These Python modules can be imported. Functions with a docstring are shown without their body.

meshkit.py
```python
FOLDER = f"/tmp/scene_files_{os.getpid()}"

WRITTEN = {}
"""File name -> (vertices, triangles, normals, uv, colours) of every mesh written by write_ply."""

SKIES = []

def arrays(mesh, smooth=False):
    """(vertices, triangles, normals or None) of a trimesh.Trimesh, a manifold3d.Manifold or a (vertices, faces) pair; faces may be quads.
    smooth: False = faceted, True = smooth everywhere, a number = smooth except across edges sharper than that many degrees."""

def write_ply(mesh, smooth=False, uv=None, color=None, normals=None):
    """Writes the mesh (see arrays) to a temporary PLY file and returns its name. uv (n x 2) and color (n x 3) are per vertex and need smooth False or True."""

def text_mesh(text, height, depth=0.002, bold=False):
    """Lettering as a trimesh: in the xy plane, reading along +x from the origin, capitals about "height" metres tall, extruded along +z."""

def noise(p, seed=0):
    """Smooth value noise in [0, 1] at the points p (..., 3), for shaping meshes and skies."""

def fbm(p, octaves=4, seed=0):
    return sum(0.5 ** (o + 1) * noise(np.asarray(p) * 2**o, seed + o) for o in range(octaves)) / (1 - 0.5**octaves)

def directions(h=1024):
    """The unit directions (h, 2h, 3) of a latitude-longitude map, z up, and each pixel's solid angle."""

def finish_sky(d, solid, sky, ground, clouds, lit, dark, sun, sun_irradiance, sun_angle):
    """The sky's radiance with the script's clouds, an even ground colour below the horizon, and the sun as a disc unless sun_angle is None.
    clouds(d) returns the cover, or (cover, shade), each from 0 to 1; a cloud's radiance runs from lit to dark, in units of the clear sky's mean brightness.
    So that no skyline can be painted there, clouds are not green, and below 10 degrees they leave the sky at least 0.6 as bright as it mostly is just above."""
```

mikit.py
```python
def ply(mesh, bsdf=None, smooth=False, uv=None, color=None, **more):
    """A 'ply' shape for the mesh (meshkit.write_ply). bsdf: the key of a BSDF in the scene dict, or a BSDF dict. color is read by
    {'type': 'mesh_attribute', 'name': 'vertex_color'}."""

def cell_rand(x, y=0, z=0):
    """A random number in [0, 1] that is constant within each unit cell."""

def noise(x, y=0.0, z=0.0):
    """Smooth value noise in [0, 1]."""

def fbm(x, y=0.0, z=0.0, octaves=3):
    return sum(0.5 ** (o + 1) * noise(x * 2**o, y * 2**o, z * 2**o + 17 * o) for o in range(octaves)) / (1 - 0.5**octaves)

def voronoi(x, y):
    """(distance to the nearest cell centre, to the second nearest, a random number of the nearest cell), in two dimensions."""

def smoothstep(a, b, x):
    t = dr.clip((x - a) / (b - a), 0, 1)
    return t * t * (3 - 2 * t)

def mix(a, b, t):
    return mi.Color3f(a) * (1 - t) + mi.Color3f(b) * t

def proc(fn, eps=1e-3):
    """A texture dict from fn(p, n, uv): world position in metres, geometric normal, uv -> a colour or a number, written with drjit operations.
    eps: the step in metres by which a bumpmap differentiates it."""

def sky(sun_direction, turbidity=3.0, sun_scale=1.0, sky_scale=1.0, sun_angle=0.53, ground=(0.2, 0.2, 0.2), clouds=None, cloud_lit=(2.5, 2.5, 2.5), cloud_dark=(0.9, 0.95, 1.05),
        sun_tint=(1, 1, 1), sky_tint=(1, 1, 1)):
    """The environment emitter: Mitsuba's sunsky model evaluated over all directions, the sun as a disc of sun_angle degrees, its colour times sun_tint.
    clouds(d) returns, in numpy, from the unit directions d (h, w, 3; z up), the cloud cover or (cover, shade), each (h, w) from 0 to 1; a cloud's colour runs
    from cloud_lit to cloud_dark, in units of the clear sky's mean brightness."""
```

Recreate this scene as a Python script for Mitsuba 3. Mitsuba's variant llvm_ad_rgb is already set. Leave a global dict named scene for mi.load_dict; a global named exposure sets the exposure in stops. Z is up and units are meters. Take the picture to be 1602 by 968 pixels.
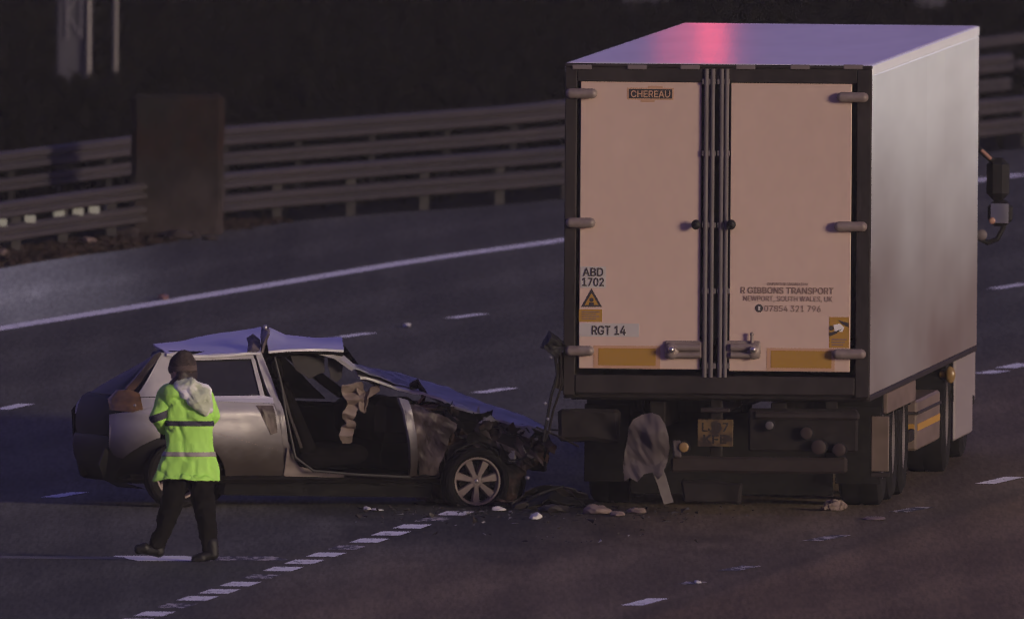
import math
import numpy as np, trimesh, shapely, manifold3d as m3
import drjit as dr, mitsuba as mi, mikit, meshkit
from shapely.geometry import Polygon
T = mi.ScalarTransform4f
PI = math.pi
scene, labels = {}, {}

# ---------------------------------------------------------------- camera, sky, exposure
F, TH, RO, HC, CD = 74000.0, 0.0313, 0.0076, 14.243, 400.0      # focal length in photo pixels, pitch, roll, height, distance
CAM = np.array([0.0, -CD, HC])
FWD = np.array([0, math.cos(TH), -math.sin(TH)])
DWN = np.array([0, -math.sin(TH), -math.cos(TH)])
RGT = np.array([1.0, 0, 0])
r_ = RGT * math.cos(RO) - DWN * math.sin(RO)                     # image right / image down in the world
d_ = RGT * math.sin(RO) * 1.0 + DWN * math.cos(RO)
IMR = RGT * math.cos(RO) + DWN * -math.sin(RO)
IMD = RGT * math.sin(RO) + DWN * math.cos(RO)
scene['camera'] = {'type': 'thinlens', 'fov': math.degrees(2 * math.atan(801 / F)), 'fov_axis': 'x', 'near_clip': 1.0, 'far_clip': 6000.0,
                   'aperture_radius': 0.10, 'focus_distance': 400.0,
                   'to_world': T().look_at(origin=CAM.tolist(), target=(CAM + FWD * 400).tolist(), up=(-IMD).tolist())}
SUN_AZ, SUN_EL = math.radians(47), math.radians(8)
sun_dir = [math.sin(SUN_AZ) * math.cos(SUN_EL), -math.cos(SUN_AZ) * math.cos(SUN_EL), math.sin(SUN_EL)]
scene['sky'] = mikit.sky(sun_dir, turbidity=3, sun_scale=0.47, sky_scale=0.4, sun_angle=14, ground=(0.06, 0.055, 0.06),
                         sun_tint=(0.97, 1.46, 3.6), sky_tint=(1.07, 0.66, 2.0))
exposure = 2.3
# the dusk air: a thin haze that lifts the far and dark things a little
scene['air'] = {'type': 'homogeneous', 'albedo': {'type': 'rgb', 'value': [0.95, 0.95, 0.95]}, 'sigma_t': 1.0e-4}
scene['haze'] = {'type': 'cube', 'to_world': T().translate([0, 300, 7.25]).scale([1400, 1400, 8.75]), 'bsdf': {'type': 'null'}, 'interior': {'type': 'ref', 'id': 'air'}}
labels['haze'] = {'label': 'thin dusk haze over the whole carriageway', 'category': 'haze', 'kind': 'stuff'}
scene['camera']['medium'] = {'type': 'ref', 'id': 'air'}


def ray(px, py):
    d = FWD * F + IMR * (px - 801) + IMD * (py - 484)
    return d / d[1]


def G(px, py, z=0.0):                                            # the point of the level z under a photo pixel
    d = ray(px, py)
    return CAM + d * ((z - CAM[2]) / d[2])


def on_plane(px, py, o, n):
    d = ray(px, py)
    return CAM + d * (np.dot(np.asarray(o) - CAM, n) / np.dot(d, n))


# ---------------------------------------------------------------- helpers
rng = np.random.default_rng(7)


def free(key):
    if key not in used:
        used.add(key)
        return key
    i = 1
    while f'{key}_{i:03d}' in used:
        i += 1
    used.add(f'{key}_{i:03d}')
    return f'{key}_{i:03d}'


used = set()


def thing(name, label, cat, group=None, kind=None):
    key = free(name)
    labels[key] = {'label': label, 'category': cat}
    if group: labels[key]['group'] = group
    if kind: labels[key]['kind'] = kind
    return key


def put(parent, name, mesh, mat, smooth=30, label=None, kind=None, **more):
    key = free(f'{parent}__{name}' if parent else name)
    scene[key] = mikit.ply(mesh, mat, smooth, **more)
    if label or kind:
        labels[key] = {}
        if label: labels[key]['label'] = label
        if kind: labels[key]['kind'] = kind
    return key


def solo(name, mesh, mat, label, cat, smooth=30, group=None, kind=None):
    key = thing(name, label, cat, group, kind)
    scene[key] = mikit.ply(mesh, mat, smooth)
    return key


cat_ = trimesh.util.concatenate


def cbox(lo, hi, c=0.006):
    lo, hi = np.minimum(lo, hi).astype(float), np.maximum(lo, hi).astype(float)
    c = min(c, 0.45 * float((hi - lo).min()))
    pts = []
    for sx in (0, 1):
        for sy in (0, 1):
            for sz in (0, 1):
                p = np.where([sx, sy, sz], hi, lo)
                s = np.where([sx, sy, sz], -c, c)
                for k in range(3):
                    q = p + s
                    q[k] = p[k]
                    pts.append(q)
    return trimesh.convex.convex_hull(np.array(pts))


def cyl(p0, p1, r, n=16, r1=None):
    p0, p1 = np.asarray(p0, float), np.asarray(p1, float)
    if r1 is None:
        return trimesh.creation.cylinder(radius=r, segment=[p0, p1], sections=n)
    z = (p1 - p0) / np.linalg.norm(p1 - p0)
    x = np.cross(z, [0, 0, 1] if abs(z[2]) < .9 else [1, 0, 0]); x /= np.linalg.norm(x); y = np.cross(z, x)
    a = np.arange(n) * 2 * PI / n
    ring = np.cos(a)[:, None] * x + np.sin(a)[:, None] * y
    return trimesh.convex.convex_hull(np.vstack([p0 + ring * r, p1 + ring * r1]))


def tube(pts, r, n=8):
    pts = [np.asarray(p, float) for p in pts]
    out = []
    for a, b in zip(pts[:-1], pts[1:]):
        out.append(cyl(a, b, r, n))
    for p in pts:
        out.append(trimesh.creation.icosphere(1, r).apply_translation(p))
    return cat_(out)


def ball(c, r, scale=(1, 1, 1), sub=3):
    m = trimesh.creation.icosphere(sub, r)
    m.apply_scale(scale)
    return m.apply_translation(c)


def crumple(m, amp, freq, seed=0, size=None, norm=False):
    m = m.copy()
    if size:
        v, f = trimesh.remesh.subdivide_to_size(m.vertices, m.faces, size, max_iter=12)
        m = trimesh.Trimesh(v, f)
    m.merge_vertices()
    p = np.array(m.vertices)
    n = np.stack([meshkit.fbm(p * freq + 13.7 * k, 3, seed + 5 * k) for k in range(3)], -1) - 0.5
    m.vertices = p + n * 2 * amp
    return m


def shell(poly, fn, thick=0.012, size=0.05):
    """A panel: a plane outline (list of (X, Z)) cut fine, bent by fn(X, Z) -> 3-D points of its face and the inward normal, and given thickness."""
    pg = Polygon(poly).buffer(0)
    if pg.geom_type != 'Polygon': pg = max(pg.geoms, key=lambda g: g.area)
    pg = shapely.segmentize(pg, size)
    v, f = trimesh.creation.triangulate_polygon(pg, engine='earcut')
    v3 = np.column_stack([v, np.zeros(len(v))])
    v3, f = trimesh.remesh.subdivide_to_size(v3, f, size * 1.6, max_iter=14)
    m = trimesh.Trimesh(v3, f); m.merge_vertices()
    if m.face_normals[:, 2].mean() < 0: m.invert()
    a = np.array(m.vertices)[:, :2]
    front, inward = fn(a[:, 0], a[:, 1])
    back = front + inward * thick
    n = len(front)
    fs = np.array(m.faces)
    e = np.sort(m.edges, axis=1)
    un, cnt = np.unique(m.edges_sorted, axis=0, return_counts=True)
    bset = {tuple(x) for x in un[cnt == 1]}
    be = np.array([x for x in m.edges if tuple(sorted(x)) in bset])
    walls = np.vstack([np.column_stack([be[:, 1], be[:, 0], be[:, 0] + n]), np.column_stack([be[:, 1], be[:, 0] + n, be[:, 1] + n])])
    mm = trimesh.Trimesh(np.vstack([front, back]), np.vstack([fs, fs[:, ::-1] + n, walls]), process=False)
    return mm


def sheet(A, B, nv=10, thick=0.008, amp=0.0, freq=6, seed=0, sub=6, bulge=0.0):
    """A bent metal sheet between two 3-D edge curves."""
    A, B = np.asarray(A, float), np.asarray(B, float)
    t = np.linspace(0, 1, (len(A) - 1) * sub + 1)
    ia = lambda C: np.stack([np.interp(t, np.linspace(0, 1, len(C)), C[:, k]) for k in range(3)], -1)
    a, b = ia(A), ia(B)
    w = np.linspace(0, 1, nv)[None, :, None]
    P = a[:, None] * (1 - w) + b[:, None] * w
    P[..., 2] += bulge * np.sin(w[..., 0] * PI)
    if amp:
        n = np.stack([meshkit.fbm(P * freq + 3.1 * k, 3, seed + k) - .5 for k in range(3)], -1)
        P = P + n * 2 * amp
    nu = len(t)
    idx = np.arange(nu * nv).reshape(nu, nv)
    q = np.stack([idx[:-1, :-1], idx[1:, :-1], idx[1:, 1:], idx[:-1, 1:]], -1).reshape(-1, 4)
    f = np.vstack([q[:, [0, 1, 2]], q[:, [0, 2, 3]]])
    top = P.reshape(-1, 3)
    m = trimesh.Trimesh(top, f, process=False)
    nn = np.array(m.vertex_normals)
    if nn[:, 2].mean() < 0:
        f = f[:, ::-1]; nn = -nn
    bot = top - nn * thick
    N = len(top)
    loop = np.concatenate([idx[:, 0], idx[-1, 1:], idx[::-1, -1][1:], idx[0, ::-1][1:-1]])
    l2 = np.roll(loop, -1)
    walls = np.vstack([np.column_stack([loop, l2, l2 + N]), np.column_stack([loop, l2 + N, loop + N])])
    return trimesh.Trimesh(np.vstack([top, bot]), np.vstack([f, f[:, ::-1] + N, walls]), process=False)


def hullchain(joints, res=None, taubin=6):
    """joints: list of bones [(p, r), (p, r)]; one continuous smoothed body."""
    def sph(p, r): return m3.Manifold.sphere(r, 20).translate(list(map(float, p)))
    man = None
    for bone in joints:
        h = m3.Manifold.batch_hull([sph(p, r) for p, r in bone])
        man = h if man is None else man + h
    if res: man = man.refine_to_length(res)
    mm = man.to_mesh()
    t = trimesh.Trimesh(mm.vert_properties[:, :3], mm.tri_verts)
    t.merge_vertices()
    if taubin: trimesh.smoothing.filter_taubin(t, lamb=0.5, nu=0.53, iterations=taubin)
    return t


def loft(rings, n=40, cap=True):
    """rings: arrays (n,3), all with the same count."""
    R = np.asarray(rings)
    k, n = R.shape[:2]
    idx = np.arange(k * n).reshape(k, n)
    a, b = idx[:-1], idx[1:]
    q = np.stack([a, np.roll(a, -1, 1), np.roll(b, -1, 1), b], -1).reshape(-1, 4)
    f = [q[:, [0, 1, 2]], q[:, [0, 2, 3]]]
    v = R.reshape(-1, 3)
    if cap:
        v = np.vstack([v, R[0].mean(0), R[-1].mean(0)])
        i = np.arange(n)
        f.append(np.column_stack([np.roll(idx[0], -1), idx[0], np.full(n, k * n)]))
        f.append(np.column_stack([idx[-1], np.roll(idx[-1], -1), np.full(n, k * n + 1)]))
    m = trimesh.Trimesh(v, np.vstack(f), process=False)
    m.fix_normals()
    return m


# ---------------------------------------------------------------- materials
noise, fbm, vor, sst, mix = mikit.noise, mikit.fbm, mikit.voronoi, mikit.smoothstep, mikit.mix


def mat(name, color, rough=0.5, metal=0.0, two=True, bump=None, **kw):
    c = color if isinstance(color, dict) else {'type': 'rgb', 'value': list(color)}
    b = {'type': 'principled', 'base_color': c, 'roughness': rough, 'metallic': metal, **kw}
    if bump: b = {'type': 'bumpmap', 'tex': mikit.proc(bump[0], bump[1]), 'scale': bump[2], 'bsdf': b}
    scene[name] = {'type': 'twosided', 'bsdf': b} if two else b
    return name


seam_a, seam_b = G(1000, 962), G(1602, 768)
sd = (seam_b - seam_a)[:2]; sd = sd / np.linalg.norm(sd)
sb_a, sb_b = G(343, 925), G(712, 803)
sb_d = (sb_b - sb_a)[:2]; sb_d = sb_d / np.linalg.norm(sb_d)
edge_a, edge_b = G(0, 514), G(880, 376)
ed = (edge_b - edge_a)[:2]; ed = ed / np.linalg.norm(ed)
pool = G(20, 455)  # centre of the light pool painted on the hard shoulder
spill = G(800, 798)


def asphalt(p, n, uv):
    grain = 0.35 * fbm(p.x * 38, p.y * 12, 0, 3) + 0.65 * fbm(p.x * 48, p.y * 1.7, 3, 2)
    patch = fbm(p.x * 0.55 + 5, p.y * 0.06, 2, 3)
    streak = fbm(p.x * 2.6, p.y * 0.045 - p.x * 0.3, 5, 3)
    qb = (p.x - float(sb_a[0])) * float(sb_d[1]) - (p.y - float(sb_a[1])) * float(sb_d[0])
    q = (p.x - float(seam_a[0])) * float(sd[1]) - (p.y - float(seam_a[1])) * float(sd[0])
    q = q + (noise(p.x * 1.5, p.y * 0.3) - 0.5) * 0.06
    base_tone = mix((0.074, 0.071, 0.060), (0.165, 0.115, 0.068), sst(-0.3, 2.2, qb + (patch - .5) * 2.0) * 0.6 + 0.4 * sst(-0.1, 0.3, q))  # browner to the right of the short dashes and of the seam
    seam = sst(0.16, 0.02, dr.abs(q + 0.03))
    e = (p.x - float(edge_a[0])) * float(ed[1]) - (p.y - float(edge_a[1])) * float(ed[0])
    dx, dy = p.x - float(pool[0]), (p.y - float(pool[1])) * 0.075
    lit_pool = sst(1.9, 0.1, dr.sqrt(dx * dx + dy * dy) + (patch - .5) * 0.6) * sst(0.0, -0.3, e)
    c = mix(base_tone, (0.42, 0.45, 0.40), lit_pool * 0.9)  # paler asphalt stands in for a pool of light on the shoulder
    c = c * (0.58 + 0.84 * grain) * (0.72 + 0.5 * patch) * (0.8 + 0.4 * streak)
    lane = dr.abs((e / 1.8) - dr.floor(e / 1.8) - 0.5) * 2
    c = c * (0.90 + 0.20 * sst(0.3, 0.9, lane + (streak - .5) * 0.8))
    sx, sy = (p.x - float(spill[0])) / 1.9, (p.y - float(spill[1])) / 11.0
    wet = sst(1.15, 0.55, dr.sqrt(sx * sx + sy * sy) + (fbm(p.x * 2.4, p.y * 0.35, 8, 4) - .5) * 1.1)
    c = c * (1 - 0.45 * wet)
    return c * (1 - 0.14 * seam)


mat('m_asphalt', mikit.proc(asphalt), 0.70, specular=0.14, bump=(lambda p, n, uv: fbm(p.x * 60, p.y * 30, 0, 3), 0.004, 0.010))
mat('m_soil', mikit.proc(lambda p, n, uv: mix((0.003, 0.003, 0.0028), (0.009, 0.0075, 0.0065), fbm(p.x * 2.2, p.y * 0.5, 0, 4)) * (0.6 + 0.8 * fbm(p.x * 12, p.y * 3, 3, 3))), 0.95, specular=0.1)
mat('m_marking', mikit.proc(lambda p, n, uv: mix((0.12, 0.115, 0.12), (0.78, 0.76, 0.76), sst(0.16, 0.40, fbm(p.x * 26, p.y * 7, 1, 4)))), 0.6)
mat('m_marking_solid', mikit.proc(lambda p, n, uv: mix((0.62, 0.60, 0.60), (0.80, 0.79, 0.80), fbm(p.x * 9, p.y * 5, 1, 3))), 0.6)
mat('m_marking_faint', mikit.proc(lambda p, n, uv: mix((0.06, 0.055, 0.055), (0.13, 0.125, 0.12), fbm(p.x * 7, p.y * 3, 1, 3))), 0.7)
mat('m_marking_worn', mikit.proc(lambda p, n, uv: mix((0.06, 0.055, 0.058), (0.42, 0.38, 0.36), sst(0.38, 0.72, fbm(p.x * 22, p.y * 5, 1, 4)))), 0.65)
mat('m_rail', mikit.proc(lambda p, n, uv: mix((0.024, 0.023, 0.030), (0.056, 0.046, 0.048), fbm(p.x * 1.2, p.y * 0.25, p.z * 3, 4))), 0.65, 0.1)
mat('m_rail_dark', (0.015, 0.014, 0.015), 0.8)
mat('m_post', mikit.proc(lambda p, n, uv: mix((0.022, 0.02, 0.022), (0.06, 0.055, 0.055), noise(p.x * 4, p.y * 1.3, p.z * 8))), 0.6, 0.1)
mat('m_reflector', (0.40, 0.43, 0.40), 0.35)
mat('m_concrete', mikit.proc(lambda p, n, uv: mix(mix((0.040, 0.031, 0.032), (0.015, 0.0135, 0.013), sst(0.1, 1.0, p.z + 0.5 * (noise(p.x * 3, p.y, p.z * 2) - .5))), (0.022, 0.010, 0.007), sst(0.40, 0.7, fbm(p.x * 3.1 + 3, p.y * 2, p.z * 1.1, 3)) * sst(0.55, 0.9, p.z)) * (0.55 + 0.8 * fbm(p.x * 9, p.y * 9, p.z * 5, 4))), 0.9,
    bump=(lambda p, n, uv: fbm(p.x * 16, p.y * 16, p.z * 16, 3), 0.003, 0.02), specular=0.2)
mat('m_gantry', mikit.proc(lambda p, n, uv: mix((0.03, 0.03, 0.045), (0.06, 0.058, 0.08), fbm(p.x * 4, p.y * 4, p.z * 2, 3))), 0.6)
mat('m_gantry_pale', (0.15, 0.145, 0.18), 0.5)
mat('m_gantry_pole', (0.14, 0.13, 0.14), 0.45, 0.3)
mat('m_leaf', mikit.proc(lambda p, n, uv: mix((0.003, 0.0035, 0.0028), (0.008, 0.007, 0.006), noise(p.x * 3, p.y * 0.7, p.z * 4))), 0.9, specular=0.1)
mat('m_litter', mikit.proc(lambda p, n, uv: mix((0.02, 0.0125, 0.011), (0.055, 0.04, 0.036), mikit.cell_rand(p.x * 22, p.y * 6, p.z * 30))), 0.95, specular=0.1)

# lorry
LPOS, LYAW, ZB, ZT, LW, LL = np.array([1.7342, 0, 0]), 0.0762, 1.0156, 3.805, 2.6, 13.6
LR = np.array([math.cos(LYAW), -math.sin(LYAW), 0]); LF = np.array([math.sin(LYAW), math.cos(LYAW), 0]); UP = np.array([0, 0, 1.0])


def lu(p): return (p.x - float(LPOS[0])) * float(LR[0]) + p.y * float(LR[1])
def ld(p): return (p.x - float(LPOS[0])) * float(LF[0]) + p.y * float(LF[1])


def side_paint(p, n, uv):
    d = ld(p)
    h = (p.z - 1.0) / 2.8
    run = fbm(d * 0.22, p.z * 0.7, 1, 4)
    grime_shade = sst(0.92, 0.14, h + (fbm(d * 0.10, p.z * 0.7, 4, 3) - 0.5) * 0.5) * (0.8 + 0.3 * run)  # brown grime that also carries the light fading down the side
    c = mix((0.84, 0.93, 1.0), (0.20, 0.155, 0.145), dr.clip(grime_shade, 0, 1))
    return c * (0.94 + 0.05 * mikit.cell_rand(d / 2.3, 3, 1) + 0.07 * fbm(d * 0.8, p.z * 6, 9, 3))


mat('m_lorry_side', mikit.proc(side_paint), 0.30, 0.12, specular=0.7)
mat('m_lorry_roof', mikit.proc(lambda p, n, uv: mix((0.56, 0.56, 0.60), (0.66, 0.66, 0.70), fbm(lu(p) * 2, ld(p) * 0.4, 0, 3))), 0.16, specular=0.6)
mat('m_lorry_door', mikit.proc(lambda p, n, uv: mix((0.535, 0.39, 0.325), (0.56, 0.41, 0.345), fbm(lu(p) * 2.2, p.z * 1.3, 7, 4)) * (1 - 0.10 * sst(1.7, 1.0, p.z + 0.5 * noise(lu(p) * 4, p.z * 1.2))) * (0.975 + 0.05 * fbm(lu(p) * 14, p.z * 9, 3, 3))), 0.42)
mat('m_rail_white', (0.86, 0.90, 0.97), 0.3)
mat('m_frame_dark', mikit.proc(lambda p, n, uv: mix((0.015, 0.012, 0.0115), (0.040, 0.031, 0.029), fbm(lu(p) * 5, p.z * 3, 2, 4))), 0.6, specular=0.25)
mat('m_chassis', mikit.proc(lambda p, n, uv: mix((0.010, 0.009, 0.009), (0.030, 0.024, 0.022), fbm(p.x * 7, p.y * 3, p.z * 7, 4))), 0.75, specular=0.12)
mat('m_underrun', mikit.proc(lambda p, n, uv: mix((0.018, 0.014, 0.013), (0.045, 0.034, 0.031), fbm(p.x * 4, p.y * 3, p.z * 7, 4))), 0.75, specular=0.12)
mat('m_rubber', mikit.proc(lambda p, n, uv: mix((0.008, 0.0075, 0.0075), (0.020, 0.018, 0.017), fbm(p.x * 12, p.y * 6, p.z * 12, 3))), 0.85, specular=0.12)
mat('m_rubber_seal', (0.03, 0.027, 0.027), 0.6)
mat('m_galv', mikit.proc(lambda p, n, uv: mix((0.10, 0.085, 0.088), (0.17, 0.145, 0.15), fbm(p.x * 30, p.y * 3, p.z * 3, 3))), 0.6, 0.05, specular=0.3)
mat('m_hinge', mikit.proc(lambda p, n, uv: mix((0.17, 0.13, 0.12), (0.27, 0.215, 0.20), fbm(p.x * 20, p.y * 5, p.z * 20, 3))), 0.5, 0.1)
mat('m_steel_bright', (0.62, 0.58, 0.56), 0.22, 0.9)
mat('m_decal_amber', (0.36, 0.195, 0.032), 0.45)
mat('m_decal_amber_pale', (0.46, 0.27, 0.17), 0.5)
mat('m_decal_black', (0.05, 0.040, 0.038), 0.5)
mat('m_decal_grey', (0.45, 0.41, 0.40), 0.5)
mat('m_decal_brown', (0.22, 0.14, 0.11), 0.5)
mat('m_decal_white', (0.70, 0.66, 0.64), 0.5)
mat('m_plate_yellow', mikit.proc(lambda p, n, uv: mix((0.035, 0.024, 0.016), (0.12, 0.075, 0.024), sst(0.35, 0.7, fbm(p.x * 11, p.y, p.z * 11, 3)))), 0.45)
mat('m_lens_clear', (0.085, 0.075, 0.08), 0.3)
mat('m_lens_red', (0.038, 0.026, 0.025), 0.5, specular=0.2)
mat('m_lens_amber', (0.24, 0.15, 0.06), 0.2)
mat('m_marker_lens', (0.16, 0.13, 0.13), 0.4)
mat('m_tan_panel', mikit.proc(lambda p, n, uv: mix((0.09, 0.064, 0.050), (0.16, 0.115, 0.095), fbm(p.x * 6, p.y * 1.5, p.z * 6, 3))), 0.55)
mat('m_foil', mikit.proc(lambda p, n, uv: mix((0.050, 0.040, 0.042), (0.115, 0.092, 0.097), fbm(p.x * 5, p.y * 6, p.z * 4, 3))), 0.6, specular=0.3)
mat('m_cab_paint', (0.24, 0.205, 0.21), 0.4)
mat('m_black_plastic', (0.014, 0.013, 0.0135), 0.55, specular=0.25)
mat('m_glass_dark', (0.015, 0.016, 0.02), 0.08, specular=0.6)
mat('m_mirror', (0.5, 0.5, 0.55), 0.1, 0.9)
mat('m_orange_lens', (0.36, 0.20, 0.15), 0.3)

# car
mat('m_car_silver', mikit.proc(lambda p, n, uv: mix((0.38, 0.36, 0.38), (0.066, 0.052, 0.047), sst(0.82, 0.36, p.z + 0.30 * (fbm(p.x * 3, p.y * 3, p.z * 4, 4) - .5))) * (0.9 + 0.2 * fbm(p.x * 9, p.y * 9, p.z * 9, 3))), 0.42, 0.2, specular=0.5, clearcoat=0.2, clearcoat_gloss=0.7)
mat('m_car_roof', (0.58, 0.56, 0.64), 0.26, 0.35, clearcoat=0.6)
mat('m_car_bonnet', mikit.proc(lambda p, n, uv: mix((0.44, 0.44, 0.40), (0.80, 0.78, 0.68), fbm(p.x * 5, p.y * 4, p.z * 7, 4))), 0.48, 0.05, specular=0.4)
mat('m_car_bumper', mikit.proc(lambda p, n, uv: mix((0.012, 0.011, 0.012), (0.036, 0.034, 0.040), sst(0.42, 0.66, p.z))), 0.6, specular=0.2)
mat('m_broken_screen', mikit.proc(lambda p, n, uv: mix((0.22, 0.225, 0.21), (0.60, 0.61, 0.56), vor(p.x * 16, p.y * 9 + p.z * 5)[2])), 0.6, specular=0.25)
mat('m_car_tailgate', (0.026, 0.025, 0.030), 0.6, specular=0.2)
mat('m_rear_glass', (0.012, 0.012, 0.014), 0.45, specular=0.2)
mat('m_car_rust', mikit.proc(lambda p, n, uv: mix((0.016, 0.012, 0.011), (0.115, 0.066, 0.050), sst(0.38, 0.72, fbm(p.x * 7, p.y * 7, p.z * 7, 4)))), 0.6, 0.2)
mat('m_car_torn', mikit.proc(lambda p, n, uv: mix((0.05, 0.036, 0.033), (0.19, 0.15, 0.14), sst(0.30, 0.75, fbm(p.x * 13, p.y * 9, p.z * 5, 4)))), 0.45, 0.15)
mat('m_sill_lit', mikit.proc(lambda p, n, uv: mix((0.16, 0.125, 0.115), (0.48, 0.40, 0.38), fbm(p.x * 7, p.y * 7, p.z * 10, 3))), 0.35, 0.2)  # brighter silver, so the highlight on the sill sits in the colour
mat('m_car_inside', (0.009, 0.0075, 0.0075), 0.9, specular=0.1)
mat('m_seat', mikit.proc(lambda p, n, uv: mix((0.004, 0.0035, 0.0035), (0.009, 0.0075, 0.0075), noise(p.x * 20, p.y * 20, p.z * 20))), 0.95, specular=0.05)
mat('m_airbag', mikit.proc(lambda p, n, uv: mix((0.15, 0.105, 0.082), (0.30, 0.235, 0.215), fbm(p.x * 9, p.y * 9, p.z * 9, 3))), 0.8)
mat('m_tail_lens', mikit.proc(lambda p, n, uv: mix((0.07, 0.036, 0.014), (0.34, 0.18, 0.055), fbm(p.x * 20, p.y * 10, p.z * 22, 2))), 0.25, clearcoat=0.5)
mat('m_lens_brown', mikit.proc(lambda p, n, uv: mix((0.20, 0.11, 0.04), (0.03, 0.02, 0.016), sst(0.95, 1.12, p.z))), 0.35)
mat('m_lining', (0.035, 0.031, 0.034), 0.9)
mat('m_lamp_pale', (0.26, 0.26, 0.29), 0.35)
mat('m_alloy', mikit.proc(lambda p, n, uv: mix((0.14, 0.105, 0.095), (0.26, 0.20, 0.18), fbm(p.x * 12, p.y * 12, p.z * 12, 3))), 0.5, 0.1)
mat('m_side_glass', (0.022, 0.021, 0.023), 0.12, specular=0.6)

# person
mat('m_hivis', mikit.proc(lambda p, n, uv: mix((0.36, 0.72, 0.11), (0.44, 0.84, 0.15), fbm(p.x * 9, p.y * 9, p.z * 6, 4))), 0.7, sheen=0.4, bump=(lambda p, n, uv: fbm(p.x * 11, p.y * 11, p.z * 5, 3), 0.003, 0.03))
mat('m_hood', mikit.proc(lambda p, n, uv: mix((0.46, 0.50, 0.38), (0.88, 0.85, 0.90), sst(0.38, 0.58, fbm(p.x * 9 + 2, p.y * 9, p.z * 6, 3)))), 0.65)
mat('m_navy', (0.035, 0.032, 0.06), 0.7)
mat('m_stripe', (0.30, 0.27, 0.26), 0.5)
mat('m_trousers', (0.009, 0.008, 0.008), 0.9, specular=0.1)
mat('m_boot', (0.008, 0.007, 0.007), 0.6)
mat('m_hat', mikit.proc(lambda p, n, uv: mix((0.024, 0.017, 0.017), (0.06, 0.042, 0.04), noise(p.x * 60, p.y * 60, p.z * 90))), 0.95)
mat('m_hatband', mikit.proc(lambda p, n, uv: mix((0.06, 0.042, 0.038), (0.105, 0.075, 0.07), noise(p.x * 60, p.y * 60, p.z * 90))), 0.95)
mat('m_hair', (0.028, 0.018, 0.016), 0.6)
mat('m_skin', (0.42, 0.27, 0.21), 0.5)
mat('m_eye', (0.05, 0.04, 0.04), 0.2)
mat('m_scrap_white', (0.55, 0.53, 0.53), 0.5)
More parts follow.
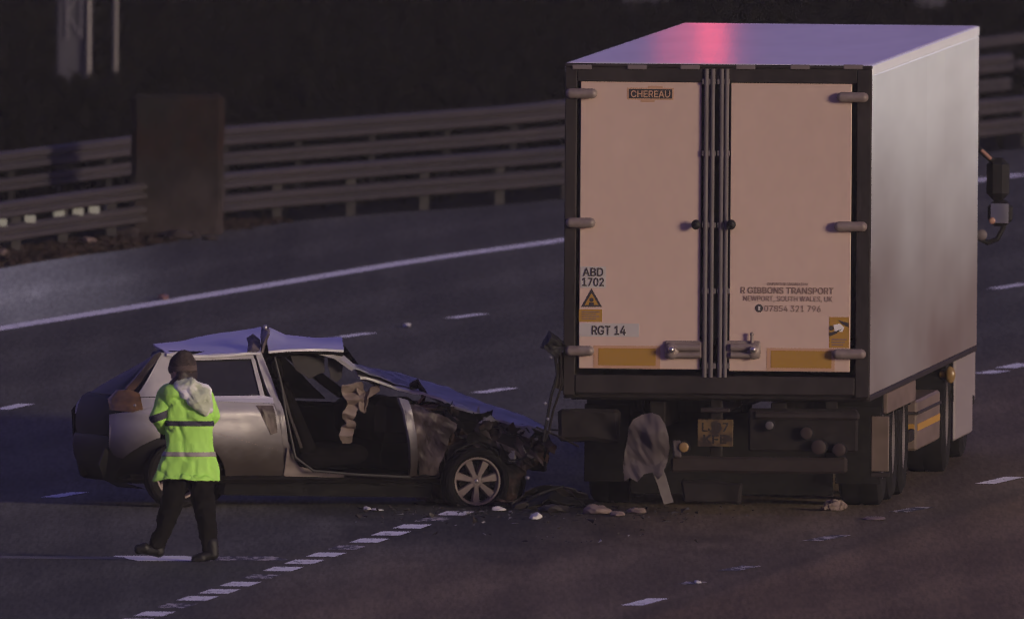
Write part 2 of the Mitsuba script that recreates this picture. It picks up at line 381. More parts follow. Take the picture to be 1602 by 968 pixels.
mat('m_scrap_beige', mikit.proc(lambda p, n, uv: mix((0.11, 0.075, 0.065), (0.30, 0.225, 0.20), fbm(p.x * 14, p.y * 14, p.z * 14, 3))), 0.7)
mat('m_scrap_dark', (0.03, 0.024, 0.023), 0.6)
mat('m_glass_chip', (0.24, 0.23, 0.24), 0.4)
mat('m_orange', (0.17, 0.085, 0.06), 0.4)
scene['m_red_lamp'] = {'type': 'diffuse', 'reflectance': {'type': 'rgb', 'value': [0.1, 0.02, 0.02]}}

# ---------------------------------------------------------------- the setting


def strip(A, B, z):
    A, B = np.asarray(A)[:, :2], np.asarray(B)[:, :2]
    n = len(A)
    v = np.vstack([np.column_stack([A, np.full(n, z)]), np.column_stack([B, np.full(n, z)])])
    i = np.arange(n - 1)
    f = np.vstack([np.column_stack([i, i + n, i + 1]), np.column_stack([i + 1, i + n, i + n + 1])])
    m = trimesh.Trimesh(v, f, process=False)
    if m.face_normals[:, 2].mean() < 0: m.invert()
    return m


def ground_grid(x0, x1, y0, y1, z):
    return trimesh.Trimesh([[x0, y0, z], [x1, y0, z], [x1, y1, z], [x0, y1, z]], [[0, 1, 2], [0, 2, 3]], process=False)


def dense(pts, k=8):
    """A smooth curve through ground points: linear in y with a cubic fit between."""
    from scipy.interpolate import PchipInterpolator
    p = np.asarray(pts)[:, :2]
    s = np.concatenate([[0], np.cumsum(np.linalg.norm(np.diff(p, axis=0), axis=1))])
    t = np.linspace(0, s[-1], k * len(p))
    return np.column_stack([PchipInterpolator(s, p[:, 0])(t), PchipInterpolator(s, p[:, 1])(t)])


put(None, 'ground', ground_grid(-1300, 1300, -1000, 1600, -0.05), 'm_soil', False)
labels['ground'] = {'label': 'dark bare verge ground beyond and around the carriageway', 'category': 'ground', 'kind': 'structure'}

verge_px = [(0, 420), (110, 402), (220, 387), (330, 364), (480, 344), (620, 332), (760, 322), (880, 311), (1200, 276), (1602, 232)]
verge = dense([G(*p) for p in verge_px])
t0 = verge[0] - verge[4]; t0 /= np.linalg.norm(t0)
t1 = verge[-1] - verge[-5]; t1 /= np.linalg.norm(t1)
left = np.vstack([verge[0] + t0 * 500, verge, verge[-1] + t1 * 60, verge[-1] + t1 * 400])
right = left + np.array([32.0, 0])
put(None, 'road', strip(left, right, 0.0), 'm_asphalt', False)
labels['road'] = {'label': 'dark weathered asphalt carriageway of several lanes running away and curving right', 'category': 'road', 'kind': 'structure'}


def dash(a, b, w, z=0.004):
    a, b = np.asarray(a)[:2], np.asarray(b)[:2]
    d = (b - a) / np.linalg.norm(b - a)
    n = np.array([-d[1], d[0]]) * w / 2
    v = [[*(a - n), z], [*(b - n), z], [*(b + n), z], [*(a + n), z]]
    return trimesh.Trimesh(v, [[0, 1, 2], [0, 2, 3]], process=False)


line = dense([G(*p) for p in [(-60, 524), (0, 514), (200, 482), (440, 443), (660, 407), (880, 376), (1250, 322), (1602, 273)]], 10)
dl = np.gradient(line, axis=0); dl /= np.linalg.norm(dl, axis=1, keepdims=True)
nl = np.column_stack([-dl[:, 1], dl[:, 0]]) * 0.125
put('road', 'edge_line', strip(line - nl, line + nl, 0.004), 'm_marking', False, label='solid white edge line along the hard shoulder')
for a, b in [((0, 641), (42, 632)), ((530, 528), (580, 521)), ((705, 498), (755, 491)), ((1555, 452), (1606, 444))]:
    put('road', 'lane_marking', dash(G(*a), G(*b), 0.15), 'm_marking', False)
for a, b in [((77, 778), (125, 770)), ((747, 615), (800, 607))]:
    put('road', 'lane_marking', dash(G(*a), G(*b), 0.16), 'm_marking', False)
for a, b, m in [((988, 947), (1030, 936), 'm_marking'), ((1137, 893), (1176, 885), 'm_marking_worn'), ((1270, 846), (1317, 837), 'm_marking_worn'), ((1405, 801), (1450, 793), 'm_marking_worn'), ((1540, 757), (1588, 746), 'm_marking'), ((1075, 914), (1090, 910), 'm_marking_worn')]:
    put('road', 'lane_marking', dash(G(*a), G(*b), 0.17), m, False)
cs_ = [(242, 960), (276, 947.5), (309, 936), (343, 925), (376, 913.5), (408.5, 902), (443, 890), (476, 878.8), (510, 867.7), (544, 856.6), (578, 845.5), (611.5, 834.4), (645, 823.5), (679, 812.5), (712, 803), (208, 971)]
for k, (x, y) in enumerate(cs_):
    c = G(x, y)
    dirn = G(x + 17, y - 5.7) - G(x - 17, y + 5.7); dirn /= np.linalg.norm(dirn)
    put('road', 'short_marking', dash(c - dirn * 0.48, c + dirn * 0.48, 0.24), 'm_marking' if k % 4 != 1 else 'm_marking_worn', False)
for a, b in [((1538, 584.5), (1566, 580)), ((1572, 576), (1606, 569))]:
    put('road', 'short_marking', dash(G(*a), G(*b), 0.2), 'm_marking', False)
put('road', 'cross_line', dash(G(0, 871.5), G(195, 873), 0.6), 'm_marking_faint', False)
put('road', 'cross_line', dash(G(196, 873.5), G(312, 873.5), 1.15), 'm_marking_solid', False, label='bright narrow white line across the lane at the walking feet')
put('road', 'cross_line', dash(G(312.5, 873.5), G(442, 873.5), 0.9), 'm_marking_worn', False)

# verge litter and undergrowth: small leaf faces, countless
def tufts(points, h, w, seed, n_leaf=7, spread=0.1):
    r = np.random.default_rng(seed)
    P = np.repeat(np.asarray(points), n_leaf, axis=0)
    n = len(P)
    base = P + np.column_stack([r.normal(0, spread, n), r.normal(0, spread * 2, n), np.zeros(n)])
    a = r.uniform(0, 2 * PI, n)
    hh = h * r.uniform(0.3, 1.1, n); ww = w * r.uniform(0.5, 1.3, n)
    tip = base + np.column_stack([np.cos(a + 1) * hh * 0.6, np.sin(a + 1) * hh * 0.6, hh])
    s = np.column_stack([np.cos(a) * ww, np.sin(a) * ww, np.zeros(n)])
    mid = (base + tip) / 2 + np.column_stack([np.zeros(n), np.zeros(n), hh * 0.2])
    v = np.stack([base - s * .4, base + s * .4, mid + s, tip, mid - s], 1).reshape(-1, 3)
    k = np.arange(n)[:, None] * 5
    f = np.vstack([k + [0, 1, 2], k + [0, 2, 4], k + [4, 2, 3]])
    return trimesh.Trimesh(v, f, process=False)


r = np.random.default_rng(3)
pts = []
for _ in range(900):
    x = r.uniform(-30, 420)
    ytop = np.interp(x, [0, 200, 330, 420], [398, 372, 362, 350]); ybot = np.interp(x, [0, 110, 220, 330, 420], [421, 403, 388, 365, 352])
    pts.append(G(x, r.uniform(ytop, ybot), -0.04))
put(None, 'leaf_litter', tufts(pts, 0.07, 0.05, 5, 6, 0.12), 'm_litter', False)
labels['leaf_litter'] = {'label': 'reddish brown dead leaves and twigs along the verge under the barrier', 'category': 'leaf litter', 'kind': 'stuff'}
pts = []
for _ in range(4200):
    x = r.uniform(-80, 1690)
    lo = np.interp(x, [0, 200, 400, 620, 880, 1602], [372, 350, 330, 308, 290, 205])
    pts.append(G(x, r.uniform(-120, lo), -0.05))
put(None, 'undergrowth', tufts(pts, 0.3, 0.05, 6, 14, 0.4), 'm_leaf', False)
labels['undergrowth'] = {'label': 'dark scrub and weeds covering the bank behind the barriers', 'category': 'undergrowth', 'kind': 'stuff'}

# ---------------------------------------------------------------- barriers


def w_rail(path, z0, z1, depth=0.06):
    """A corrugated beam along a ground path (n,2); its face looks to the road side (+x)."""
    d = np.gradient(path, axis=0); d /= np.linalg.norm(d, axis=1, keepdims=True)
    n = np.column_stack([d[:, 1], -d[:, 0]])
    prof = [(0, 0), (1, .12), (1, .36), (.15, .46), (.15, .54), (1, .64), (1, .88), (0, 1.0), (-.3, .98), (-.3, .02)]
    rings = np.stack([np.column_stack([path + n * depth * o, np.full(len(path), z0 + (z1 - z0) * h)]) for o, h in prof], 1)
    return loft(rings)


def resample(path, step):
    s = np.concatenate([[0], np.cumsum(np.linalg.norm(np.diff(path, axis=0), axis=1))])
    t = np.arange(0, s[-1], step)
    return np.column_stack([np.interp(t, s, path[:, 0]), np.interp(t, s, path[:, 1])])


base_px = [(-40, 403), (0, 397), (200, 369), (360, 349), (620, 327), (880, 306), (1200, 268), (1602, 224), (1660, 218)]
bpath = dense([G(*p) for p in base_px], 8)
bar = thing('crash_barrier', 'low grey steel crash barrier with two rails and short posts, nearest the road', 'crash barrier')
put(bar, 'rail', w_rail(bpath, 0.11, 0.29, 0.05), 'm_rail', 30)
put(bar, 'rail', w_rail(bpath, 0.345, 0.52, 0.05), 'm_rail', 30)
for k, p in enumerate(resample(bpath, 2.4)):
    q = p + np.array([-0.05, 0])
    put(bar, 'post', cbox([q[0] - .05, q[1] - .04, -.05], [q[0] + .05, q[1] + .04, .48]), 'm_post', False)
for x, yy in ((2, 351), (47, 344), (92, 338), (122, 334), (147, 331), (172, 328)):
    c = bpath[np.argmin(np.abs((bpath[:, 0] - CAM[0]) / (bpath[:, 1] - CAM[1]) * F + 801 - x - 0.0076 * 100))]
    # pale reflector plates between the two rails
    y = c[1]; d = ray(x, yy); p = CAM + d * (y + CD)
    put(bar, 'reflector', cbox([p[0] - .055, y - .07, .275], [p[0] + .055, y - .03, .35], .004), 'm_reflector', False)
back = bpath + np.array([-0.55, 3.0])
bar2 = thing('crash_barrier', 'taller steel crash barrier standing just behind the low one', 'crash barrier')
put(bar2, 'rail', w_rail(back, 0.45, 0.59, 0.04), 'm_rail', 30)
put(bar2, 'rail', w_rail(back, 0.65, 0.86, 0.06), 'm_rail', 30)
for p in resample(back, 2.4):
    put(bar2, 'post', cbox([p[0] - .09, p[1] - .03, -.05], [p[0] - .02, p[1] + .03, .82]), 'm_rail_dark', False)
far = dense([G(x, y) for x, y in [(1450, 143), (1530, 134), (1602, 125), (1680, 116)]], 6)
bar3 = thing('crash_barrier', 'distant brown two-rail barrier at the upper right beyond the lorry', 'crash barrier')
put(bar3, 'rail', w_rail(far, 0.12, 0.23, 0.03), 'm_rail', 30)
put(bar3, 'rail', w_rail(far, 0.42, 0.54, 0.03), 'm_rail', 30)
for p in resample(far, 6.0):
    put(bar3, 'post', cbox([p[0] - .09, p[1] - .03, -.05], [p[0] - .02, p[1] + .03, .52]), 'm_rail', False)

# concrete plinth in front of the barrier
c0, c1 = G(205, 366), G(350, 358)
yb = c0[1]
hw = (c1[0] - c0[0]) / 2 * 1.0
cx = (c0[0] + c1[0]) / 2
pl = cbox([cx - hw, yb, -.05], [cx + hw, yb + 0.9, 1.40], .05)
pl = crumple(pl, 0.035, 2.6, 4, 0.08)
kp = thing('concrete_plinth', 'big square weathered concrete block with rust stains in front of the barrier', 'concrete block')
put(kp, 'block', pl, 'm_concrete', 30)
rub = []
for k in range(14):
    q = G(r.uniform(195, 370), r.uniform(362, 376), 0)
    s = r.uniform(.04, .12)
    put(kp, 'rubble_stone', crumple(ball(q + [0, 0, s * .3], s, (1.4, 1.2, .6), 2), s * .3, 9, k), 'm_concrete', 30)

# gantry legs beyond the barrier
def pillar(x0, x1, ybase, h, depth=0.4):
    a, b = G(x0, ybase), G(x1, ybase)
    return np.array([a[0], a[1], -.05]), np.array([b[0], a[1] + depth, h])


gl = thing('gantry_leg', 'dark steel gantry leg with a pale lattice panel, upper left beyond the barriers', 'gantry')
lo, hi = pillar(88, 143, 141, 7.6)
put(gl, 'column', cbox(lo, hi, .02), 'm_gantry', False)
y0 = lo[1]
sc = (y0 + CD) / F
a = G(104, 141); bars = []
zl = (141 - 62) * sc
for k in range(26):
    z = zl + .04 + k * 0.27
    s = 1 if k % 2 else -1
    xa, xb = a[0] + 0.0, a[0] + 22 * sc
    bars.append(cyl([xa if s > 0 else xb, y0 - .03, z], [xb if s > 0 else xa, y0 - .03, z + .24], .012, 6))
bars += [cbox([xa - .012, y0 - .045, zl], [xa + .012, y0 - .02, 7.5], .003), cbox([xb - .012, y0 - .045, zl], [xb + .012, y0 - .02, 7.5], .003)]
put(gl, 'lattice', cat_(bars), 'm_gantry_pale', False)
p = G(139, 139); put(gl, 'conduit', cyl([p[0], y0 - .08, -.05], [p[0], y0 - .08, 7.4], .026, 12), 'm_gantry_pole', 30)
put(gl, 'foot_plate', cbox([lo[0] - .12, y0 - .25, -.05], [hi[0] + .2, y0 + .7, .08], .02), 'm_gantry', False)
p = G(180, 137)
po = thing('sign_post', 'slim pale round steel post standing right of the dark gantry leg', 'post')
put(po, 'pole', cyl([p[0], p[1], -.05], [p[0], p[1], 5.5], .030, 14), 'm_gantry_pole', 30)
put(po, 'base_plate', cbox([p[0] - .12, p[1] - .12, -.05], [p[0] + .12, p[1] + .12, .06], .01), 'm_gantry', False)
put(po, 'cap', cyl([p[0], p[1], 5.5], [p[0], p[1], 5.54], .036, 14), 'm_gantry', 30)
lo, hi = pillar(972, 1046, 26, 7.6)
g2 = thing('gantry_leg', 'bluish grey gantry column foot above the left half of the lorry roof', 'gantry')
put(g2, 'column', cbox(lo, hi, .02), 'm_gantry', False)
put(g2, 'foot_plate', cbox([lo[0] - .1, lo[1] - .2, -.05], [hi[0] + .1, hi[1] + .2, .06], .02), 'm_gantry', False)
g2lo, g2hi = lo, hi
lo, hi = pillar(1430, 1478, 32, 7.6)
g3 = thing('gantry_leg', 'bluish grey gantry column foot above the right end of the lorry roof', 'gantry')
put(g3, 'column', cbox(lo, hi, .02), 'm_gantry', False)
put(g3, 'foot_plate', cbox([lo[0] - .1, lo[1] - .2, -.05], [hi[0] + .1, hi[1] + .2, .06], .02), 'm_gantry', False)
# the overhead signal whose red light the lorry roof mirrors (above the frame, on the beam between the two columns)
yg = g2lo[1] + .2
put(g2, 'beam', cbox([g2lo[0], yg - .15, 7.6], [hi[0] + .1, yg + .15, 8.0], .02), 'm_gantry', False)
RED_PX = 1115
dr_ = ray(RED_PX, 65)
zr = 3.8 + (yg - 6.8) * 0.0256
xr = CAM[0] + dr_[0] * (yg + CD) 
sg = thing('lane_signal', 'overhead lane signal with a lit red lamp on the gantry beam', 'signal')
put(sg, 'backboard', cbox([xr - .7, yg - .36, zr - .7], [xr + .7, yg - .17, zr + .7], .03), 'm_black_plastic', False)
lamp = put(sg, 'red_lamp', cbox([xr - .15, yg - .40, zr - .45], [xr + .15, yg - .362, zr + .45], .01), 'm_red_lamp', False)
scene[lamp]['emitter'] = {'type': 'area', 'radiance': {'type': 'rgb', 'value': [5.6, 0.30, 0.30]}}
lamp = put(sg, 'red_lamp', cbox([xr - .68, yg - .40, zr - .45], [xr - .17, yg - .362, zr + .45], .01), 'm_red_lamp', False)
scene[lamp]['emitter'] = {'type': 'area', 'radiance': {'type': 'rgb', 'value': [1.6, 0.10, 0.05]}}

# ---------------------------------------------------------------- the lorry


def LT(m):                                                       # lorry frame (u right, d forward, z up) to the world
    M = np.eye(4); M[:3, 0], M[:3, 1], M[:3, 2], M[:3, 3] = LR, LF, UP, LPOS
    m = m.copy(); m.apply_transform(M)
    return m


def uz(px, py, d=0.0):
    p = on_plane(px, py, LPOS + LF * d, LF) - LPOS
    return np.dot(p, LR), p[2]


def dz(px, py, u=1.3):
    p = on_plane(px, py, LPOS + LR * u, LR) - LPOS
    return np.dot(p, LF), p[2]


lorry = thing('lorry', 'white box-bodied articulated lorry seen from behind with closed double rear doors', 'lorry')


def lp(parent, name, m, mt, smooth=False, **k): return put(parent, name, LT(m), mt, smooth, **k)


def rect(px0, py0, px1, py1, d0, d1, c=.004):
    u0, z0 = uz(px0, py1); u1, z1 = uz(px1, py0)
    return cbox([u0, d0, z0], [u1, d1, z1], c)


hw = LW / 2
body = lp(lorry, 'box_side', cbox([hw - .06, .06, ZB], [hw, LL, ZT - .085], .008), 'm_lorry_side')
lp(lorry, 'box_side', cbox([-hw, .06, ZB], [-hw + .06, LL, ZT - .085], .008), 'm_lorry_side')
lp(lorry, 'front_wall', cbox([-hw + .062, LL - .06, ZB], [hw - .062, LL, ZT - .085], .008), 'm_rail_white')
roof_m = trimesh.creation.box([LW - .03, LL - .02, .05]); roof_m.apply_translation([0, LL / 2, ZT - .018])
lp(lorry, 'roof', cbox([-hw + .01, .012, ZT - .05], [hw - .01, LL - .005, ZT + .004], .012), 'm_lorry_roof')
for s in (-1, 1):
    lp(lorry, 'top_rail', cbox([s * (hw + .004), .02, ZT - .083], [s * (hw - .05), LL - .01, ZT - .002], .006), 'm_rail_white')
    lp(lorry, 'bottom_rail', cbox([s * (hw + .003), .08, ZB - .05], [s * (hw - .05), LL - .02, ZB - .002], .006), 'm_frame_dark')
lp(lorry, 'floor', cbox([-hw + .06, .1, ZB - .06], [hw - .06, LL - .08, ZB + .05], .005), 'm_chassis')
# rear frame
fr = lp(lorry, 'rear_frame', cbox([-hw, -.02, ZB - .02], [-hw + .10, .058, ZT - .03], .008), 'm_frame_dark')
lp(fr, 'frame_post', cbox([hw - .125, -.02, ZB - .02], [hw - .002, .058, ZT - .03], .008), 'm_frame_dark')
lp(fr, 'frame_header', cbox([-hw + .102, -.018, ZT - .155], [hw - .127, .056, ZT - .03], .006), 'm_frame_dark')
lp(fr, 'frame_sill', cbox([-hw + .102, -.03, ZB + .0], [hw - .127, .056, ZB + .155], .008), 'm_frame_dark')
lp(fr, 'rear_lip', cbox([-hw - .005, -.035, ZT - .032], [hw + .003, .03, ZT - .002], .008), 'm_frame_dark')
for x in (911, 997, 1080, 1167, 1252, 1335):
    lp(fr, 'marker_lamp', rect(x - 15, 101.5, x + 15, 108.5, -.040, -.021), 'm_marker_lens')
# doors
DL = lp(lorry, 'rear_door', rect(905, 122, 1098, 576, .0, .05, .006), 'm_lorry_door', label='left rear door with number stickers, warning triangle and maker badge')
DR = lp(lorry, 'rear_door', rect(1140, 126, 1333, 580, .0, .05, .006), 'm_lorry_door', label='right rear door with printed haulier address lines')
for D, x0, x1 in ((DL, 1098, 1118.5), (DR, 1123, 1140)):
    lp(D, 'seal', rect(x0, 113, x1, 586, .012, .05, .003), 'm_rubber_seal')
    xa, xb = (1099, 1117.5) if D == DL else (1125.5, 1140)
    lp(D, 'edge_profile', rect(xa, 112, xb, 584, -.006, .011, .003), 'm_galv')
for D, xs in ((DL, (1104, 1114)), (DR, (1128, 1136))):
    for x in xs:
        u, _ = uz(x, 350)
        z0, z1 = uz(x, 590)[1], uz(x, 108)[1]
        lp(D, 'lock_rod', cyl([u, -.028, z0], [u, -.028, z1], .019, 14), 'm_galv', 30)
    for y in (128, 240, 352, 455, 572):
        a, z = uz(xs[0] - 6, y); b, _ = uz(xs[1] + 6, y)
        lp(D, 'rod_bracket', cbox([a, -.036, z - .025], [b, .0, z + .025], .006), 'm_galv')
for D, rows in ((DL, ((888, 933, 146), (888, 930, 348), (887, 928, 548))), (DR, ((1312, 1357, 152), (1308, 1355, 354), (1305, 1353, 553)))):
    for x0, x1, y in rows:
        u0, z = uz(x0, y); u1, _ = uz(x1, y)
        h = [cyl([u0 + .03, -.05, z], [u1 - .03, -.05, z], .043, 16), ball([u0 + .03, -.05, z], .043, sub=2), ball([u1 - .03, -.05, z], .043, sub=2), cbox([u0 + .01, -.04, z - .03], [u1 - .01, .0, z + .03], .005)]
        lp(D, 'hinge', cat_(h), 'm_hinge', 30)
for D, x in ((DL, 1090), (DR, 1145)):
    u, z = uz(x, 351)
    lp(D, 'door_knob', cat_([cyl([u, 0, z], [u, -.07, z], .02, 12), ball([u, -.085, z], .036, (1.1, .8, 1.2), 2)]), 'm_black_plastic', 30)
for D, x0, x1, xk, s in ((DL, 1040, 1100, 1052, -1), (DR, 1133, 1190, 1180, 1)):
    u0, z0 = uz(x0, 564); u1, z1 = uz(x1, 533); uk, zk = uz(xk, 546)
    zm = (z0 + z1) / 2
    g = [cbox([u0, -.03, z0 + .02], [u1, -.001, z1], .02), cyl([u0 + .06, -.055, zm + .03], [u1 - .02, -.055, zm + .03], .032, 14), cyl([u0 + .06, -.05, zm - .035], [u1 - .02, -.05, zm - .035], .026, 14), ball([uk, -.055, zm], .06, (1, .6, 1.2), 2)]
    lp(D, 'latch', cat_(g), 'm_hinge', 30)
    lp(D, 'latch_pin', cat_([cyl([uk, -.03, zk], [uk, -.115, zk], .028, 14), ball([uk, -.115, zk], .03, sub=2)]), 'm_steel_bright', 30)
u, z = uz(1177, 528)
lp(DR, 'latch_lever', cat_([cyl([u, -.05, z - .09], [u, -.05, z + .03], .014, 10), ball([u, -.05, z + .03], .018, sub=2)]), 'm_hinge', 30)


def decal(D, name, px0, py0, px1, py1, mt, lift=.0, **k):
    return lp(D, name, rect(px0, py0, px1, py1, -.003 - lift, -.0005 - lift, .0005), mt, **k)


def lettering(D, name, s, x, y, w, h, mt, lift=.0, bold=True, slant=0.0, **k):
    """Text whose capitals fill the pixel box (x, y)..(x+w, y-h), y its baseline."""
    u0, z0 = uz(x, y); u1, _ = uz(x + w, y); _, z1 = uz(x, y - h)
    m = meshkit.text_mesh(s, z1 - z0, 0.0016, bold)
    v = np.array(m.vertices)
    v[:, 0] += slant * v[:, 1]
    wd = v[:, 0].max() - v[:, 0].min()
    v[:, 0] = (v[:, 0] - v[:, 0].min()) * (u1 - u0) / wd
    out = np.column_stack([u0 + v[:, 0], -.0035 - lift - v[:, 2], z0 + v[:, 1]])
    m = trimesh.Trimesh(out, m.faces, process=False); m.fix_normals()
    return lp(D, name, m, mt, **k)


# left door: maker badge
decal(DL, 'badge_plate', 981, 138, 1054, 156, 'm_decal_amber_pale')
decal(DL, 'badge_plate', 1014, 135, 1037, 138.5, 'm_decal_amber_pale')
decal(DL, 'badge_plate', 1002, 155.5, 1024, 160, 'm_decal_amber_pale')
decal(DL, 'badge_panel', 984, 140, 1051.5, 154, 'm_decal_black', .003)
lettering(DL, 'badge_lettering', 'CHEREAU', 987, 152, 61.5, 10, 'm_decal_amber_pale', .006)
decal(DL, 'number_plate', 908, 417, 948, 450, 'm_decal_grey')
lettering(DL, 'number_lettering', 'ABD', 912, 431.5, 32, 12.5, 'm_decal_black', .003)
lettering(DL, 'number_lettering', '1702', 911, 447, 34, 12.5, 'm_decal_black', .003)


def tri(D, name, pts, mt, lift):
    p = [uz(*q) for q in pts]
    m = trimesh.creation.extrude_polygon(Polygon(p), .002, engine='earcut')
    v = np.array(m.vertices)
    m = trimesh.Trimesh(np.column_stack([v[:, 0], -.001 - lift - v[:, 2], v[:, 1]]), m.faces, process=False); m.fix_normals()
    return lp(D, name, m, mt)


tri(DL, 'warning_triangle', [(909, 480), (942, 480), (925.5, 451)], 'm_decal_black', 0)
tri(DL, 'warning_triangle', [(914.5, 477), (936.5, 477), (925.5, 458.5)], 'm_decal_amber', .003)
u, z = uz(925.5, 469)
lp(DL, 'warning_symbol', cat_([cyl([u, -.007, z], [u, -.009, z], .018, 12), cbox([u - .02, -.009, z - .045], [u + .02, -.007, z - .022], .001)]), 'm_decal_black')
decal(DL, 'notice', 905.5, 484, 942, 503, 'm_decal_amber')
for k in range(4):
    decal(DL, 'notice_line', 910, 487 + k * 3.6, 938 - (k % 2) * 5, 488.4 + k * 3.6, 'm_decal_brown', .003)
decal(DL, 'trailer_plate', 906, 506, 1000, 526, 'm_decal_grey')
lettering(DL, 'trailer_lettering', 'RGT 14', 926, 523, 53, 13.5, 'm_decal_black', .003)
decal(DL, 'reflective_panel', 928, 541, 1033, 575, 'm_decal_amber_pale')
decal(DL, 'reflective_panel', 936, 545, 1026, 571, 'm_decal_amber', .003)
decal(DR, 'reflective_panel', 1199, 545, 1306, 579, 'm_decal_amber_pale')
decal(DR, 'reflective_panel', 1206, 549, 1301, 575, 'm_decal_amber', .003)
lettering(DR, 'slogan_lettering', 'TEMPERATURE CONTROLLED BY', 1200, 446, 65, 4, 'm_decal_brown', bold=False)
lettering(DR, 'haulier_lettering', 'R GIBBONS TRANSPORT', 1159, 458.5, 145, 9.5, 'm_decal_brown')
lettering(DR, 'haulier_lettering', 'NEWPORT, SOUTH WALES, UK', 1163, 470.5, 139, 8, 'm_decal_brown', bold=False)
lettering(DR, 'haulier_lettering', '07854 321 796', 1196, 487, 88, 9.5, 'm_decal_brown', bold=False)
u, z = uz(1187.5, 482)
lp(DR, 'phone_symbol', cat_([cyl([u, -.001, z], [u, -.003, z], .034, 20)]), 'm_decal_black')
lp(DR, 'phone_symbol', cbox([u - .008, -.005, z - .018], [u + .010, -.0032, z + .016], .0005), 'm_decal_grey')
decal(DR, 'hazard_notice', 1297, 496, 1328.5, 544, 'm_decal_amber')
tri(DR, 'hazard_picture', [(1304, 508), (1314, 506), (1321, 512), (1318, 519), (1306, 518)], 'm_decal_white', .003)
tri(DR, 'hazard_picture', [(1311, 500), (1319, 503), (1328, 505), (1328, 512), (1318, 507)], 'm_decal_black', .004)
tri(DR, 'hazard_picture', [(1298, 526), (1298, 520), (1310, 517), (1318, 514), (1308, 522)], 'm_decal_black', .004)
u, z = uz(1301, 513)
lp(DR, 'hazard_picture', cyl([u, -.005, z], [u, -.0075, z], .020, 12), 'm_decal_black')
for k in range(3):
    decal(DR, 'hazard_line', 1301, 530 + k * 4.2, 1325 - k * 3, 532 + k * 4.2, 'm_decal_brown', .003)

# below the doors
def rz(px0, py0, px1, py1, d, depth, c=.01):
    u0, z0 = uz(px0, py1, d); u1, z1 = uz(px1, py0, d)
    return cbox([u0, d, z0], [u1, d + depth, z1], c)


lp(lorry, 'rear_crossmember', rz(884, 594, 1357, 622, .02, .12), 'm_chassis')
for s in (-1, 1):
    lp(lorry, 'chassis_rail', cbox([s * .45, .2, .72], [s * .58, LL - .3, ZB - .07], .01), 'm_chassis')
lp(lorry, 'bracket', rz(1097, 597, 1132, 617, -.02, .1), 'm_frame_dark')
lp(lorry, 'lamp_board', rz(1170, 640, 1342, 706, .06, .08, .02), 'm_chassis')
lp(lorry, 'lamp_board', crumple(rz(872, 640, 968, 690, -.02, .22, .03), .03, 5, 3, .06), 'm_chassis', 30, label='bent dark left lamp board pushed out of line')
bb = crumple(rz(1048, 716, 1324, 738, .0, .12, .02), .018, 2.2, 8, .08)
lp(lorry, 'underrun_bar', bb, 'm_underrun', 30)
lp(lorry, 'underrun_bar', crumple(rz(1180, 645, 1345, 656, .02, .05, .02), .01, 2.2, 9, .08), 'm_frame_dark', 30)
for x0 in (1120, 1300):
    lp(lorry, 'underrun_bracket', rz(x0 - 10, 620, x0 + 10, 738, .10, .1), 'm_chassis')
lp(lorry, 'underrun_bar', crumple(rz(1068, 752, 1160, 785, .05, .1, .02), .05, 3, 18, .08), 'm_chassis', 30)
npk = lp(lorry, 'number_plate', rz(1091, 656, 1147, 698, -.03, .02, .004), 'm_plate_yellow')
for s, x, y, w in (('LJ07', 1097, 674, 43), ('KFE', 1099, 693, 38)):
    u0, z0 = uz(x, y); u1, _ = uz(x + w, y)
    m = meshkit.text_mesh(s, .072, .003, True); v = np.array(m.vertices); v[:, 0] = v[:, 0] * (u1 - u0) / v[:, 0].max()
    m = trimesh.Trimesh(np.column_stack([u0 + v[:, 0], -.0305 - v[:, 2], z0 + v[:, 1]]), m.faces, process=False); m.fix_normals()
    lp(npk, 'plate_lettering', m, 'm_underrun')
lp(lorry, 'plate_lamp', rz(1095, 638, 1142, 645, -.03, .05), 'm_frame_dark')
for x, y, rr, mt in ((1281, 699, .062, 'm_lens_red'), (1313, 703, .055, 'm_lens_red'), (1262, 677, .05, 'm_lens_red'), (1204, 665, .035, 'm_lens_clear'), (1070, 699, .042, 'm_lens_amber')):
    u, z = uz(x, y)
    k = lp(lorry, 'rear_lamp', cyl([u, .06, z], [u, -.01, z], rr + .012, 20), 'm_black_plastic', 30)
    lp(k, 'lens', cat_([cyl([u, -.002, z], [u, -.03, z], rr, 20), ball([u, -.03, z], rr, (1, .25, 1), 2)]), mt, 30)
u, z = uz(1060, 700)
lp(lorry, 'torn_bracket', crumple(cbox([u - .04, -.02, z - .08], [u + .03, .08, z + .06], .01), .02, 8, 2, .03), 'm_foil', 30)
# crumpled silver cover hanging under the left side
cov = [uz(x, y, -.1) for x, y in ((984, 668), (992, 655), (1005, 648), (1020, 645), (1033, 650), (1042, 664), (1047, 682), (1048, 700), (1044, 722), (1037, 742), (1030, 750), (1021, 738), (1008, 741), (998, 753), (986, 747), (977, 752), (975, 728), (978, 704), (982, 688))]


def cov_fn(U, Z):
    P = np.column_stack([U * 4.2 + Z * 2.6, Z * 2.2 - U * 1.0, U * 0])
    dd = -.12 - .16 * np.abs(meshkit.fbm(P, 2, 4) - .5) * 2 - .05 * (meshkit.fbm(P * 3, 2, 9) - .5) + .35 * (U - U.mean()) ** 2
    return LPOS + U[:, None] * LR + dd[:, None] * LF + Z[:, None] * UP, LF[None] * np.ones((len(U), 1))


